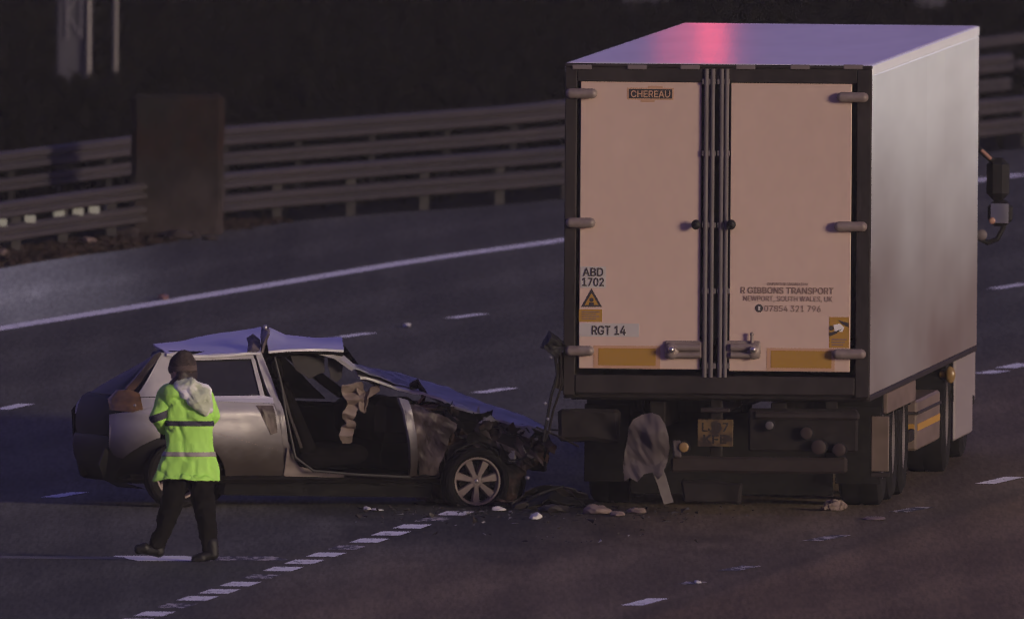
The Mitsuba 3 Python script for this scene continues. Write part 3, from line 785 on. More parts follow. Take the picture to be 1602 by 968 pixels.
put(lorry, 'torn_cover', shell(cov, cov_fn, .008, .025), 'm_foil', 35, label='crumpled silvery metal cover hanging torn under the left rear')
A = [on_plane(x, y, LPOS + LF * -.10, LF) for x, y in ((1021, 735), (1030, 760), (1039, 788))]
B = [on_plane(x, y, LPOS + LF * -.06, LF) for x, y in ((1038, 735), (1047, 760), (1054, 785))]
put(lorry, 'torn_strip', sheet(A, B, 6, .006, .01, 6, 4, 6), 'm_foil', 30)
# torn lamp and cables at the left rear corner
P0 = lambda x, y, d=-.05: on_plane(x, y, LPOS + LF * d, LF)
put(lorry, 'torn_lamp', crumple(trimesh.creation.box([.15, .10, .13]).apply_transform(trimesh.transformations.rotation_matrix(.5, [0.2, 1, 0.1])).apply_translation(P0(866, 541)), .05, 7, 2, .02), 'm_black_plastic', 30, label='smashed dark lamp hanging out at the left rear corner')
put(lorry, 'loose_cable', tube([P0(868, 552), P0(872, 585), P0(862, 620), P0(856, 655), P0(850, 688)], .013, 6), 'm_black_plastic', 30)
put(lorry, 'loose_cable', tube([P0(876, 552), P0(880, 600), P0(866, 640), P0(860, 668), P0(852, 690)], .010, 6), 'm_chassis', 30)
put(lorry, 'loose_cable', tube([P0(840, 668), P0(858, 676), P0(878, 684), P0(905, 698)], .008, 6), 'm_chassis', 30)
put(lorry, 'torn_panel', sheet([P0(874, 550), P0(872, 580), P0(868, 606)], [P0(886, 552, .05), P0(886, 585, .05), P0(882, 612, .05)], 5, .006, .012, 6, 5), 'm_frame_dark', 30)
for x, y in ((862, 559), (853, 631), (857, 655)):
    put(lorry, 'cable_clip', ball(P0(x, y, -.07), .013, sub=2), 'm_steel_bright', 30)

# wheels: a tyre with a rim, its axle along u


def revolve(prof, n=40):
    """prof: (axial, radius) pairs, closed; axis along u through the origin."""
    a = np.arange(n) * 2 * PI / n
    rings = [np.column_stack([np.full(n, ax), np.cos(a) * rr, np.sin(a) * rr]) for ax, rr in prof]
    rings.append(rings[0])
    m = loft(rings, cap=False); m.merge_vertices(); m.fix_normals()
    return m


def tyre_mesh(R, w, ri):
    h = w / 2
    return revolve([(-h * .8, ri), (-h, ri + (R - ri) * .35), (-h * .98, ri + (R - ri) * .7), (-h * .82, R * .985), (-h * .6, R), (-.1 * h, R), (-.1 * h, R - .012), (.1 * h, R - .012), (.1 * h, R), (h * .6, R), (h * .82, R * .985), (h * .98, ri + (R - ri) * .7), (h, ri + (R - ri) * .35), (h * .8, ri)])


lt_tyre = tyre_mesh(.5, .37, .29)
lt_rim = revolve([(.0, .05), (.02, .12), (.05, .2), (.15, .285), (.165, .29), (.165, .275), (.06, .19), (.03, .05)], 32)
lt_hub = cyl([-.1, 0, 0], [.11, 0, 0], .11, 20)
lt_nuts = cat_([cyl([.03, .16 * math.cos(t), .16 * math.sin(t)], [.075, .16 * math.cos(t), .16 * math.sin(t)], .016, 6) for t in np.arange(10) * PI / 5])


def lorry_wheel(u, d, s, R=.5, dz_=0):
    def pl(m):
        m = m.copy()
        if s < 0: m.apply_transform(np.diag([-1, -1, 1, 1]))
        m.apply_scale(R / .5); m.apply_translation([u, d, R + dz_])
        return m
    k = lp(lorry, 'wheel', pl(lt_tyre), 'm_rubber', 30)
    lp(k, 'rim', pl(lt_rim), 'm_galv', 30)
    lp(k, 'hub', pl(cat_([lt_hub, lt_nuts])), 'm_chassis', 30)


for d in (2.6, 3.9, 5.2):
    for s in (-1, 1):
        lorry_wheel(s * 1.065, d, s)
    lp(lorry, 'axle', cyl([-1.0, d, .5], [1.0, d, .5], .07, 12), 'm_chassis', 30)
    for s in (-1, 1):
        a = np.linspace(.15 * PI, .85 * PI, 10)
        up_ = [[s * .86, d + .57 * math.cos(t), .5 + .57 * math.sin(t)] for t in a]; dn_ = [[s * 1.26, d + .57 * math.cos(t), .5 + .57 * math.sin(t)] for t in a]
        lp(lorry, 'mudguard', sheet(up_, dn_, 4, .01, sub=1), 'm_black_plastic', 30)
# mud flaps behind the rear axle, and the tan panel on the right
for s in (-1, 1):
    lp(lorry, 'mud_flap_and_shade', cbox([s * .88, 1.92, .20], [s * 1.26, 1.94, .86], .005), 'm_rubber')
u0, z0 = uz(1362, 737, 1.5); u1, z1 = uz(1391, 651, 1.5)
lp(lorry, 'side_board', cbox([u0, 1.5, z0], [u1, 1.53, z1], .008), 'm_tan_panel')
u0, z0 = uz(1362, 746, 1.5); u1, z1 = uz(1392, 739, 1.5)
lp(lorry, 'side_board', cbox([u0, 1.46, z0], [u1, 1.55, z1], .008), 'm_frame_dark')
lp(lorry, 'mud_flap_and_shade', cbox([-.86, 1.93, .10], [.86, 1.95, .80], .005), 'm_rubber')  # added dark sheet across the middle, blacks out the ground under the trailer
# right hand under-floor boxes
d0, za = dz(1388, 640, 1.28); d1, zb_ = dz(1432, 592, 1.28)
lp(lorry, 'side_panel', cbox([1.24, d0, .78], [1.285, d1, ZB - .055], .01), 'm_tan_panel')
d0, za = dz(1434, 705, 1.26); d1, _ = dz(1470, 690, 1.26)
_, zt_ = dz(1434, 627, 1.26)
bx = lp(lorry, 'pallet_box', cbox([.7, d0, za], [1.26, d1, zt_], .02), 'm_tan_panel', label='tan under-floor box with a yellow reflective stripe')
lp(bx, 'stripe', cbox([1.261, d0 + .05, za + .17], [1.266, d1 - .05, za + .23], .001), 'm_decal_amber')
lp(bx, 'stripe', cbox([.75, d0 - .006, za + .17], [1.24, d0 - .001, za + .23], .001), 'm_decal_amber')
lp(bx, 'lid', cbox([.69, d0 - .02, zt_ - .12], [1.275, d1 + .01, zt_ - .095], .004), 'm_frame_dark')
for s in (-1, 1):
    lp(lorry, 'landing_leg', cbox([s * .75, 10.0, .28], [s * .9, 10.15, ZB - .07], .01), 'm_chassis')
    lp(lorry, 'side_guard', cbox([s * 1.20, 5.9, .42], [s * 1.24, 9.8, .52], .01), 'm_chassis')
# tractor unit
for s in (-1, 1):
    lorry_wheel(s * 1.05, 10.95, s)
    lorry_wheel(s * 0.95, 14.65, s)
    a = np.linspace(.05 * PI, .95 * PI, 12)
    lp(lorry, 'mudguard', sheet([[s * .80, 10.95 + .62 * math.cos(t), .5 + .6 * math.sin(t)] for t in a], [[s * 1.24, 10.95 + .62 * math.cos(t), .5 + .6 * math.sin(t)] for t in a], 4, .012, sub=1), 'm_black_plastic', 30)
    lp(lorry, 'tractor_rail', cbox([s * .38, 10.0, .6], [s * .5, 15.9, .85], .01), 'm_chassis')
    lp(lorry, 'side_fairing', cbox([s * 1.20, 11.75, .24], [s * 1.245, 13.95, 1.35], .03), 'm_cab_paint')
    lp(lorry, 'wind_deflector', cbox([s * 1.06, 13.72, 1.36], [s * 1.11, 14.15, 3.5], .02), 'm_cab_paint')
    lp(lorry, 'fuel_tank', cyl([s * .93, 11.9, .68], [s * .93, 13.8, .68], .27, 24), 'm_galv', 30)
u, z = uz(1488, 586, 10.4)
lp(lorry, 'side_lamp', cat_([ball([1.285, 10.4, z], .05, (.9, .6, 1.5), 2), cyl([1.2, 10.45, z], [1.28, 10.42, z], .03, 10)]), 'm_lens_amber', 30)
cabprof = [(14.16, 1.15), (14.16, 3.45), (14.5, 3.62), (15.7, 3.55), (16.05, 2.75), (16.28, 1.5), (16.3, .45), (15.3, .45), (15.3, 1.0), (14.1, 1.15)]
cm = trimesh.creation.extrude_polygon(Polygon(cabprof[:-1]), 2.36, engine='earcut')
cm.apply_transform(np.array([[0, 0, 1, -1.25], [1, 0, 0, 0], [0, 1, 0, 0], [0, 0, 0, 1.0]]))
cab = lp(lorry, 'cab', cm, 'm_cab_paint', False)
lp(cab, 'windscreen', sheet([[-1.1, 15.80, 3.4], [1.1, 15.80, 3.4]], [[-1.1, 16.2, 2.0], [1.1, 16.2, 2.0]], 4, .01), 'm_glass_dark')
for s in (-1, 1):
    lp(cab, 'side_window', cbox([1.112 if s > 0 else -1.258, 14.95, 2.05], [1.118 if s > 0 else -1.252, 15.72, 2.85], .001), 'm_glass_dark')
    lp(cab, 'step', cbox([s * 1.03, 15.3, .42], [s * 1.12, 16.1, .5], .01), 'm_chassis')
# mirrors on the right
dm = 15.6
def mir(x0, y0, x1, y1, c): 
    u0, z0 = uz(x0, y1, dm); u1, z1 = uz(x1, y0, dm)
    return cbox([u0, dm - .05, z0], [u1, dm + .12, z1], c), (u0, u1, z0, z1)
mm, (u0, u1, z0, z1) = mir(1543, 247, 1579, 313, .06)
k = lp(cab, 'mirror', mm, 'm_black_plastic', False)
mm2, q = mir(1545, 313, 1584, 354, .06)
lp(cab, 'mirror', mm2, 'm_black_plastic', False)
lp(cab, 'mirror_glass', cbox([q[0] + .03, dm - .056, q[2] + .03], [q[1] - .03, dm - .051, q[3] - .03], .001), 'm_mirror')
a = uz(1532, 233, dm); b = uz(1554, 252, dm)
lp(cab, 'mirror_arm', cat_([cyl([a[0], dm, a[1]], [b[0], dm, b[1]], .03, 10), cyl([1.08, dm, a[1]], [a[0], dm, a[1]], .03, 10)]), 'm_black_plastic', 30)
a = uz(1536, 235, dm); b = uz(1551, 249, dm)
lp(cab, 'mirror_lamp', cyl([a[0], dm - .04, a[1]], [b[0], dm - .04, b[1]], .016, 10), 'm_orange_lens', 30)
b = uz(1553, 345, dm)
lp(cab, 'mirror_lamp', ball([b[0], dm - .06, b[1]], .028, (1, .5, 1.1), 2), 'm_orange_lens', 30)
a = [uz(x, y, dm) for x, y in ((1530, 372), (1545, 380), (1560, 374), (1570, 355))]
lp(cab, 'mirror_arm', tube([[p[0], dm + .02, p[1]] for p in a], .022, 8), 'm_black_plastic', 30)
a = uz(1536, 367, dm)
lp(cab, 'mirror_arm', ball([a[0], dm - .03, a[1]], .05, (1, .7, 1), 2), 'm_galv', 30)

# ---------------------------------------------------------------- the crashed car
CH = math.radians(17.5)
CF = np.array([math.cos(CH), math.sin(CH), 0]); CL = np.array([-math.sin(CH), math.cos(CH), 0])
corner = G(188, 794)                                             # on the ground under its right rear corner
CO = corner + CL * 0.86                                          # on the centre line: local x forward, y left (away), z up


def CW(p):
    p = np.asarray(p, float)
    return CO + p[..., 0:1] * CF + p[..., 1:2] * CL + p[..., 2:3] * UP


def cs(px, py, y=-.86):
    p = on_plane(px, py, CO + CL * y, CL) - CO
    return np.array([np.dot(p, CF), p[2]])


def cp(px, py, y): 
    a = cs(px, py, y)
    return CW(np.array([a[0], y, a[1]]))


def CM(m):
    M = np.eye(4); M[:3, 0], M[:3, 1], M[:3, 2], M[:3, 3] = CF, CL, UP, CO
    m = m.copy(); m.apply_transform(M)
    return m


def side_y(X, Z, sgn=-1, dent=True):
    y = np.full_like(X, .86)
    y -= np.where(Z > .86, .38 * (Z - .86), 0) + .05 * np.clip((Z - .62) / .3, -1.4, 1) ** 2 + np.where(Z < .72, .42 * (.72 - Z) ** 2, 0)
    y -= .30 * np.clip((.34 - X) / .34, 0, 1) ** 2
    y += .018 * np.exp(-((Z - .80) / .045) ** 2)
    if dent:
        P = np.column_stack([X * 2.2, Z * 2.6, X * 0])
        y += (meshkit.fbm(P, 3, 11) - .5) * .05 * np.clip((X - .5) / 1.0, .15, 1)
        P = np.column_stack([X * 7, Z * 7, X * 0])
        y += (meshkit.fbm(P, 2, 12) - .5) * .03 * np.clip((X - .9) / .6, 0, 1)
    return sgn * y


def panel(px, off=0.0, thick=.015, size=.045, sgn=-1, plane=-.86):
    poly = [cs(x, y, plane) for x, y in px]
    def fn(X, Z):
        y = side_y(X, Z, sgn) - sgn * off
        return CW(np.column_stack([X, y, Z])), -sgn * CL[None] * np.ones((len(X), 1))
    return shell(poly, fn, thick, size)


car = thing('crashed_car', 'wrecked silver hatchback with torn-off front door, buckled roof and crushed front', 'car')
ac, arx = (277, 768), 88
arch = [(ac[0] + arx * math.cos(t), ac[1] - arx * math.sin(t)) for t in np.linspace(math.radians(12), math.radians(146), 16)]
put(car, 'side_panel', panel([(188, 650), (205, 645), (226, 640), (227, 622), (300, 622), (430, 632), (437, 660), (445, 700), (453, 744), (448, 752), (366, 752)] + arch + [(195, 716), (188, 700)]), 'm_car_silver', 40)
put(car, 'rear_pillar', panel([(225, 616), (263, 556), (290, 551), (286, 566), (275, 621), (226, 621)], .004), 'm_car_silver', 40)
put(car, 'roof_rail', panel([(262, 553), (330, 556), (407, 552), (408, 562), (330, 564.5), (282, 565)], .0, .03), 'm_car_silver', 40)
w = put(car, 'side_window', panel([(284, 565), (330, 564), (407, 562), (415, 618), (300, 621), (277, 620)], .03, .006), 'm_side_glass', 40)
put(w, 'window_trim', panel([(404, 562), (410, 562), (419, 620), (412, 620)], .012, .012), 'm_car_silver', 40)
put(w, 'belt_trim', panel([(276, 620.5), (414, 618.5), (430, 622), (430, 631), (300, 626), (276, 626)], -.008, .02), 'm_car_roof', 40)
put(car, 'middle_pillar', panel([(411, 552), (421, 552), (432, 590), (444, 640), (452, 690), (470, 728), (455, 745), (446, 700), (438, 660), (431, 630), (421, 600)], .012, .07), 'm_car_silver', 40)
put(car, 'door_striker', panel([(402, 634), (428, 634), (430, 645), (434, 676), (424, 680)], -.006, .03), 'm_car_torn', 40)
put(car, 'sill', panel([(451, 700), (458, 716), (474, 730), (510, 738), (545, 742), (548, 753), (500, 754), (470, 752), (452, 744)], -.012, .10, .03), 'm_sill_lit', 40, label='bare silver door sill with its highlight painted in')
put(car, 'rocker', panel([(366, 753), (450, 754), (550, 755), (660, 757), (690, 757), (690, 780), (366, 776)], .03, .12), 'm_car_bumper', 40)
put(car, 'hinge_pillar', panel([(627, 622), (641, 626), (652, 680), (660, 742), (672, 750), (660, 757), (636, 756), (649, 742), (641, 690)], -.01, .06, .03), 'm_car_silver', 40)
fw = panel([(640, 630), (655, 632), (690, 648), (716, 662), (706, 690), (697, 720), (694, 752), (664, 752), (654, 690)], .02, .02, .03)
put(car, 'front_wing', crumple(crumple(fw, .04, 4, 21), .022, 12, 22), 'm_car_torn', 30, label='crumpled torn front wing behind the wheel')
# rear end: tailgate, window, bumper, lamp, built across the car
def across(pxA, yA, pxB, yB, mt, name, amp=0, smooth=40, parent=car, nv=12, thick=.02, **k):
    A = np.array([cp(x, y, yA) for x, y in pxA]); B = np.array([cp(x, y, yB) for x, y in pxB])
    return put(parent, name, sheet(A, B, nv, thick, amp, 5, 3, 6), mt, smooth, **k)


def rear_face(rows, mt, name, parent=car, n=24, thick=.03, amp=.0, **k):
    """A face across the back: rows of (z, x at the corners, bow backwards at the middle, half width)."""
    ys = np.linspace(-1, 1, n)
    P = np.array([[[x - bow * (1 - y ** 2) + .34 * (max(0, abs(y) - .45) / .55) ** 2 + (sk[0] if sk else 0) * (y + 1) / 2, y * w_, z] for y in ys] for z, x, bow, w_, *sk in rows])
    A, nv = CW(P), n
    # stitch the rows
    k_, n_ = P.shape[:2]
    idx = np.arange(k_ * n_).reshape(k_, n_)
    q = np.stack([idx[:-1, :-1], idx[1:, :-1], idx[1:, 1:], idx[:-1, 1:]], -1).reshape(-1, 4)
    f = np.vstack([q[:, [0, 1, 2]], q[:, [0, 2, 3]]])
    top = A.reshape(-1, 3); bot = top + CF * thick; N = len(top)
    loop = np.concatenate([idx[:, 0], idx[-1, 1:], idx[::-1, -1][1:], idx[0, ::-1][1:-1]]); l2 = np.roll(loop, -1)
    m = trimesh.Trimesh(np.vstack([top, bot]), np.vstack([f, f[:, ::-1] + N, np.column_stack([loop, l2, l2 + N]), np.column_stack([loop, l2 + N, loop + N])]), process=False)
    m.fix_normals()
    if amp: m = crumple(m, amp, 4, 6)
    return put(parent, name, m, mt, 40, **k)


rear_face([(.22, .24, .12, .74), (.30, .13, .14, .78), (.40, .08, .14, .80), (.50, .065, .14, .80), (.57, .07, .14, .80), (.60, .085, .14, .80)], 'm_car_bumper', 'rear_bumper', amp=.012)
put(car, 'bumper_corner', panel([(182, 702), (196, 716), (205, 722), (198, 752), (240, 766), (206, 764), (188, 752), (176, 730)], -.01, .05), 'm_car_bumper', 40)
tg = rear_face([(.605, .10, .14, .79), (.68, .085, .14, .79), (.76, .085, .14, .79), (.84, .10, .13, .78), (.90, .125, .12, .77), (.935, .16, .11, .75)], 'm_car_tailgate', 'tailgate', amp=.015)
rear_face([(.94, .165, .10, .73, .02), (1.0, .20, .10, .71, .09), (1.10, .27, .09, .67, .22), (1.2, .345, .08, .64, .37), (1.26, .39, .08, .63, .46)], 'm_rear_glass', 'rear_window', parent=tg)
rear_face([(1.265, .35, .05, .60, .46), (1.295, .37, .05, .60, .46), (1.315, .46, .05, .60, .42)], 'm_black_plastic', 'spoiler', parent=tg)
lens = panel([(190, 643), (190, 626), (200, 612), (214, 610), (225, 616), (226, 640), (212, 645)], -.02, .06, .03)
tl = put(car, 'tail_lamp', lens, 'm_tail_lens', 40, label='amber red tail lamp cluster at the right rear corner')
put(tl, 'upper_lens', panel([(209, 609), (236, 574), (252, 556), (263, 551), (263, 556), (242, 580), (219, 611)], -.015, .04, .03), 'm_lens_brown', 40)
put(tl, 'chrome_bead', CM(ball([*(cs(211, 634)[:1]), -.86, cs(211, 634)[1]], .012, sub=2)), 'm_steel_bright', 30)
tl2 = put(car, 'tail_lamp', sheet([cp(117, 646, .50), cp(119, 632, .52), cp(127, 621, .54)], [cp(132, 648, .36), cp(136, 633, .38), cp(138, 621, .40)], 6, .03), 'm_lamp_pale', 40, label='pale tail lamp at the far left rear corner')
# left (far) side, floor and inside
lft = [(188, 650), (226, 622), (430, 632), (640, 640), (700, 655), (700, 752), (366, 752), (195, 752)]
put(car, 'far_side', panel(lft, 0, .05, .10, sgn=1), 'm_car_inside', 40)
for a, b, wd in (((300, 622), (345, 552), 12), ((440, 632), (418, 550), 14), ((632, 632), (520, 552), 12)):
    put(car, 'far_pillar', panel([(a[0] - wd, a[1]), (a[0] + wd, a[1]), (b[0] + wd, b[1]), (b[0] - wd, b[1])], 0, .05, .06, sgn=1), 'm_car_inside', 40)
put(car, 'far_roof_rail', panel([(342, 551), (407, 548), (520, 548), (520, 556), (407, 558), (346, 560)], 0, .05, .06, sgn=1), 'm_car_inside', 40)
put(car, 'far_window', panel([(345, 562), (410, 560), (425, 628), (300, 622)], .02, .008, .08, sgn=1), 'm_side_glass', 40)
put(car, 'far_window', panel([(425, 558), (515, 556), (600, 634), (440, 630)], .02, .008, .08, sgn=1), 'm_side_glass', 40)
xf = cs(700, 752)[0]
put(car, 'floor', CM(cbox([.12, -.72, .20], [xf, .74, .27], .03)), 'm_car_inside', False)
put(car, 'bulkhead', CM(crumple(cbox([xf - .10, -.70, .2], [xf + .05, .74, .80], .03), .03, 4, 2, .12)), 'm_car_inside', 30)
xs = cs(500, 740)[0]
def seat(x, y, parent=car):
    c1 = CM(hullchain([[((x, y - .17, .40), .09), ((x, y + .17, .40), .09), ((x + .45, y - .17, .44), .08), ((x + .45, y + .17, .44), .08)]], .05, 4))
    k = put(parent, 'seat', c1, 'm_seat', True)
    put(k, 'backrest', CM(hullchain([[((x - .02, y - .17, .50), .08), ((x - .02, y + .17, .50), .08), ((x - .22, y - .14, 1.0), .06), ((x - .22, y + .14, 1.0), .06)]], .05, 4)), 'm_seat', True)
    put(k, 'headrest', CM(hullchain([[((x - .25, y - .08, 1.13), .055), ((x - .25, y + .08, 1.13), .055), ((x - .26, y - .07, 1.2), .05), ((x - .26, y + .07, 1.2), .05)]], .04, 4)), 'm_seat', True)
seat(xs, -.36); seat(xs + .05, .36)
xb = cs(330, 740)[0]
k = put(car, 'rear_bench', CM(hullchain([[((xb, -.5, .45), .1), ((xb, .5, .45), .1), ((xb + .35, -.5, .46), .09), ((xb + .35, .5, .46), .09)]], .08, 3)), 'm_seat', True)
put(k, 'backrest', CM(hullchain([[((xb - .05, -.5, .5), .09), ((xb - .05, .5, .5), .09), ((xb - .2, -.5, .98), .07), ((xb - .2, .5, .98), .07)]], .08, 3)), 'm_seat', True)
xd = cs(600, 650)[0]
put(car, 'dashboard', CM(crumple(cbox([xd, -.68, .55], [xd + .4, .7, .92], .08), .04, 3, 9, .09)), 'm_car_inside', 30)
xw, zw = cs(590, 655, -.38)
tor = trimesh.creation.torus(.18, .016, 32, 10)
tor.apply_transform(trimesh.transformations.rotation_matrix(math.radians(65), [0, 1, 0])); tor.apply_translation([xw, -.38, zw])
put(car, 'steering_wheel', CM(tor), 'm_black_plastic', True)
# airbag: crumpled cloth hanging from the wheel
def fold(L, zig):
    return np.array([cp(x, y, -.55 + zig * (1 if k % 2 else -1)) for k, (x, y) in enumerate(L)])


bagA = fold([(536, 601), (533, 612), (541, 626), (545, 634), (533, 644), (535, 652), (543, 661), (535, 668), (531, 680), (536, 690)], .035)
bagB = fold([(566, 598), (572, 612), (570, 624), (562, 636), (554, 650), (549, 656), (558, 663), (555, 672), (551, 682), (549, 691)], .05)
abm = crumple(sheet(bagA, bagB, 26, .012, .02, 9, 31, 7), .014, 17, 33)
k = put(car, 'airbag', abm, 'm_airbag', 40, label='crumpled pale deflated airbag hanging in the door opening')
bagA = fold([(560, 606), (572, 612), (582, 606), (592, 603)], .03); bagB = fold([(562, 640), (570, 646), (574, 624), (594, 612)], .03)
put(k, 'torn_flap', crumple(sheet(bagA, bagB, 18, .01, .02, 10, 37, 9), .012, 17, 35), 'm_airbag', 40)
# roof: rear part buckled up, front part
across([(262, 552), (300, 555), (350, 555), (385, 552), (407, 551)], -.68, [(238, 538), (290, 531), (340, 522), (385, 515), (408, 511)], .60, 'm_car_roof', 'roof', .012, label='buckled roof reflecting the blue dusk sky')
rf = across([(408, 551), (413, 535), (418, 522)], -.62, [(408, 512), (414, 509), (420, 512)], -.2, 'm_car_torn', 'roof_fold', .02)
across([(388, 552), (395, 549), (405, 552)], -.67, [(386, 528), (396, 522), (408, 530)], -.35, 'm_car_torn', 'roof_fold', .02, thick=.01)
across([(420, 549), (450, 546), (490, 545), (538, 547)], -.66, [(416, 510), (446, 523), (492, 528), (535, 527)], .55, 'm_car_roof', 'front_roof', .008, label='front strip of the roof cut loose and tilted')
across([(420, 550), (470, 549), (537, 551)], -.655, [(425, 556), (470, 553), (535, 555)], -.5, 'm_car_inside', 'roof_lining', .004)
put(car, 'roof_spike', cat_([crumple(ball(cp(x, y, -.3), .018, (1, 1, 1.3), 2), .008, 30, x) for x, y in ((415, 512), (419, 518))]), 'm_steel_bright', 30)
across([(500, 549), (525, 556), (554, 576)], -.64, [(512, 549), (535, 553), (556, 571)], -.50, 'm_car_silver', 'windscreen_pillar', .004, thick=.03)
put(car, 'far_windscreen_pillar', tube([cp(536, 545, .55), cp(560, 578, .58), cp(590, 600, .6)], .03, 8), 'm_car_inside', 30)
# bonnet and the crushed front
across([(562, 590), (610, 603), (645, 613), (690, 626), (730, 643), (775, 655), (825, 668), (860, 676)], -.62, [(553, 572), (610, 582), (650, 590), (700, 608), (745, 624), (780, 635), (830, 655), (856, 668)], .55, 'm_car_bonnet', 'bonnet', .05, 35, nv=26, label='buckled bonnet sloping down to the crushed front')
across([(548, 572), (575, 584), (610, 596), (648, 608)], -.45, [(554, 568), (580, 574), (612, 580), (652, 592)], .45, 'm_broken_screen', 'broken_windscreen', .03, 30, nv=16, thick=.006, label='shattered windscreen sagging onto the bonnet')
across([(640, 600), (652, 592), (668, 618), (655, 632)], -.60, [(642, 606), (655, 604), (665, 628), (650, 636)], -.42, 'm_car_rust', 'bonnet_tear', .03)
bay = [cs(x, y, -.6) for x, y in ((655, 636), (690, 634), (730, 646), (780, 657), (830, 670), (852, 684), (860, 705), (848, 722), (826, 730), (816, 752), (808, 776), (790, 788), (700, 785), (690, 740), (680, 690))]
em = trimesh.creation.extrude_polygon(Polygon(bay), 1.1, engine='earcut')
em.apply_transform(np.array([[1, 0, 0, 0], [0, 0, 1, -.58], [0, 1, 0, 0], [0, 0, 0, 1.0]])); em.fix_normals()
em = crumple(em, .05, 4.5, 41, .07); em = crumple(em, .03, 11, 43)
put(car, 'crushed_front', CM(em), 'm_car_rust', 30, label='crushed brown and black engine bay')
for k, (x0, y0, x1, y1, th_) in enumerate(((735, 660, 765, 676, .02), (775, 690, 830, 720, .03), (700, 652, 722, 660, .02), (690, 690, 700, 730, .02), (805, 700, 822, 735, .02), (828, 700, 850, 722, .02))):
    A = np.array([cp(x0, y0, -.68), cp((x0 + x1) / 2, (y0 + y1) / 2 - 4, -.70), cp(x1, y1, -.68)])
    B = A + np.array([0.02, -.01, -.05]) + rng.normal(0, .012, (3, 3))
    put(car, 'torn_metal', sheet(A, B, 5, .006, .015, 9, k, 5), 'm_car_torn', 30)
# torn pieces of bodywork, plastic and wiring in the crushed front
rs = np.random.default_rng(77)
bayp = Polygon([(650, 640), (690, 632), (740, 648), (800, 662), (850, 684), (858, 706), (838, 730), (815, 745), (792, 720), (770, 705), (735, 700), (705, 712), (690, 690)])
kk = 0
while kk < 46:
    x, y = rs.uniform(650, 860), rs.uniform(632, 745)
    if not bayp.contains(shapely.Point(x, y)): continue
    kk += 1
    yl = rs.uniform(-.74, -.58)
    c = cp(x, y, yl)
    L, Wd = rs.uniform(.05, .19), rs.uniform(.025, .08)
    a_ = rs.uniform(-.9, .5); dv = CF * math.cos(a_) + UP * math.sin(a_) + CL * rs.uniform(-.4, .4)
    wv = UP * math.cos(a_) - CF * math.sin(a_) + CL * rs.uniform(-.8, .8)
    A = np.array([c - dv * L / 2, c + CL * rs.uniform(-.04, .04), c + dv * L / 2]); B = A + wv * Wd + rs.normal(0, .018, (3, 3))
    mt = ('m_car_torn', 'm_car_rust', 'm_black_plastic', 'm_car_rust', 'm_car_inside', 'm_car_bonnet')[int(rs.integers(0, 6))]
    put(car, 'torn_metal', sheet(A, B, 5, .004, .012, 14, int(kk), 5), mt, 30)
for k in range(7):
    x, y = rs.uniform(680, 830), rs.uniform(655, 720)
    pts_ = [cp(x + j * rs.uniform(6, 14), y + 10 * math.sin(j * 1.3 + k) + j * 3, -.74 + .02 * rs.standard_normal()) for j in range(5)]
    put(car, 'wiring', tube(pts_, .007, 6), 'm_black_plastic', 30)
rad = [cbox([0, -.25, 0], [.04, .25, .20], .004)] + [cbox([.041, -.24, .01 + k * .019], [.046, .24, .018 + k * .019], .001) for k in range(10)]
rad = cat_(rad); rad.apply_transform(trimesh.transformations.rotation_matrix(-.5, [0, 1, .3])); q = cs(818, 725, -.5); rad.apply_translation([q[0], -.45, q[1]])
put(car, 'radiator', CM(rad), 'm_car_torn', False, kind='stuff')
put(car, 'bumper_beam', tube([cp(842, 700, -.66), cp(852, 705, -.4), cp(858, 700, 0)], .035, 10), 'm_car_rust', 30)
put(car, 'hanging_trim', sheet([cp(846, 690, -.6), cp(856, 705, -.6), cp(852, 728, -.58)], [cp(838, 696, -.5), cp(846, 712, -.5), cp(842, 730, -.5)], 5, .006, .02, 9, 5), 'm_black_plastic', 30)
put(car, 'arch_liner', sheet([cp(700, 742, -.7), cp(712, 705, -.72), cp(745, 690, -.72), cp(780, 706, -.72), cp(795, 745, -.7)], [cp(700, 742, -.3), cp(712, 700, -.3), cp(745, 686, -.3), cp(780, 700, -.3), cp(795, 745, -.3)], 6, .008, .012, 8, 5), 'm_black_plastic', 30)
put(car, 'door_seal', tube([cp(430, 560, -.80), cp(440, 600, -.82), cp(448, 650, -.84), cp(462, 715, -.84), cp(490, 736, -.84), cp(560, 742, -.84), cp(640, 746, -.83)], .011, 8), 'm_rubber_seal', 30)
put(car, 'belt_strap', sheet([cp(438, 600, -.74), cp(452, 650, -.70), cp(470, 700, -.66)], [cp(442, 600, -.72), cp(456, 650, -.68), cp(474, 700, -.64)], 3, .003, .006, 8, 3), 'm_scrap_dark', 30)
put(car, 'hanging_lining', sheet([cp(455, 552, -.55), cp(480, 556, -.5), cp(505, 553, -.5)], [cp(462, 578, -.50), cp(484, 592, -.48), cp(508, 580, -.45)], 6, .004, .02, 8, 9), 'm_lining', 30)
put(car, 'hanging_lining', sheet([cp(512, 560, -.5), cp(524, 562, -.5), cp(536, 566, -.5)], [cp(516, 588, -.50), cp(526, 598, -.48), cp(534, 592, -.45)], 6, .004, .02, 8, 9), 'm_lining', 30)
for x, y, s in ((824, 747, .022), (838, 686, .016), (660, 640, .02), (757, 760, .012)):
    put(car, 'bright_fitting', CM(ball([cs(x, y, -.72)[0], -.74, cs(x, y, -.72)[1]], s, (1, .6, .9), 2)), 'm_steel_bright', 30)
put(car, 'front_bumper', CM(crumple(trimesh.creation.icosphere(3, .2).apply_scale((.55, 1.6, .8)).apply_translation([cs(838, 705, -.3)[0], -.25, cs(838, 705, -.3)[1]]), .07, 5, 8)), 'm_black_plastic', 30, label='mangled black front bumper remains')
# wheels
ct = tyre_mesh(.285, .19, .205)


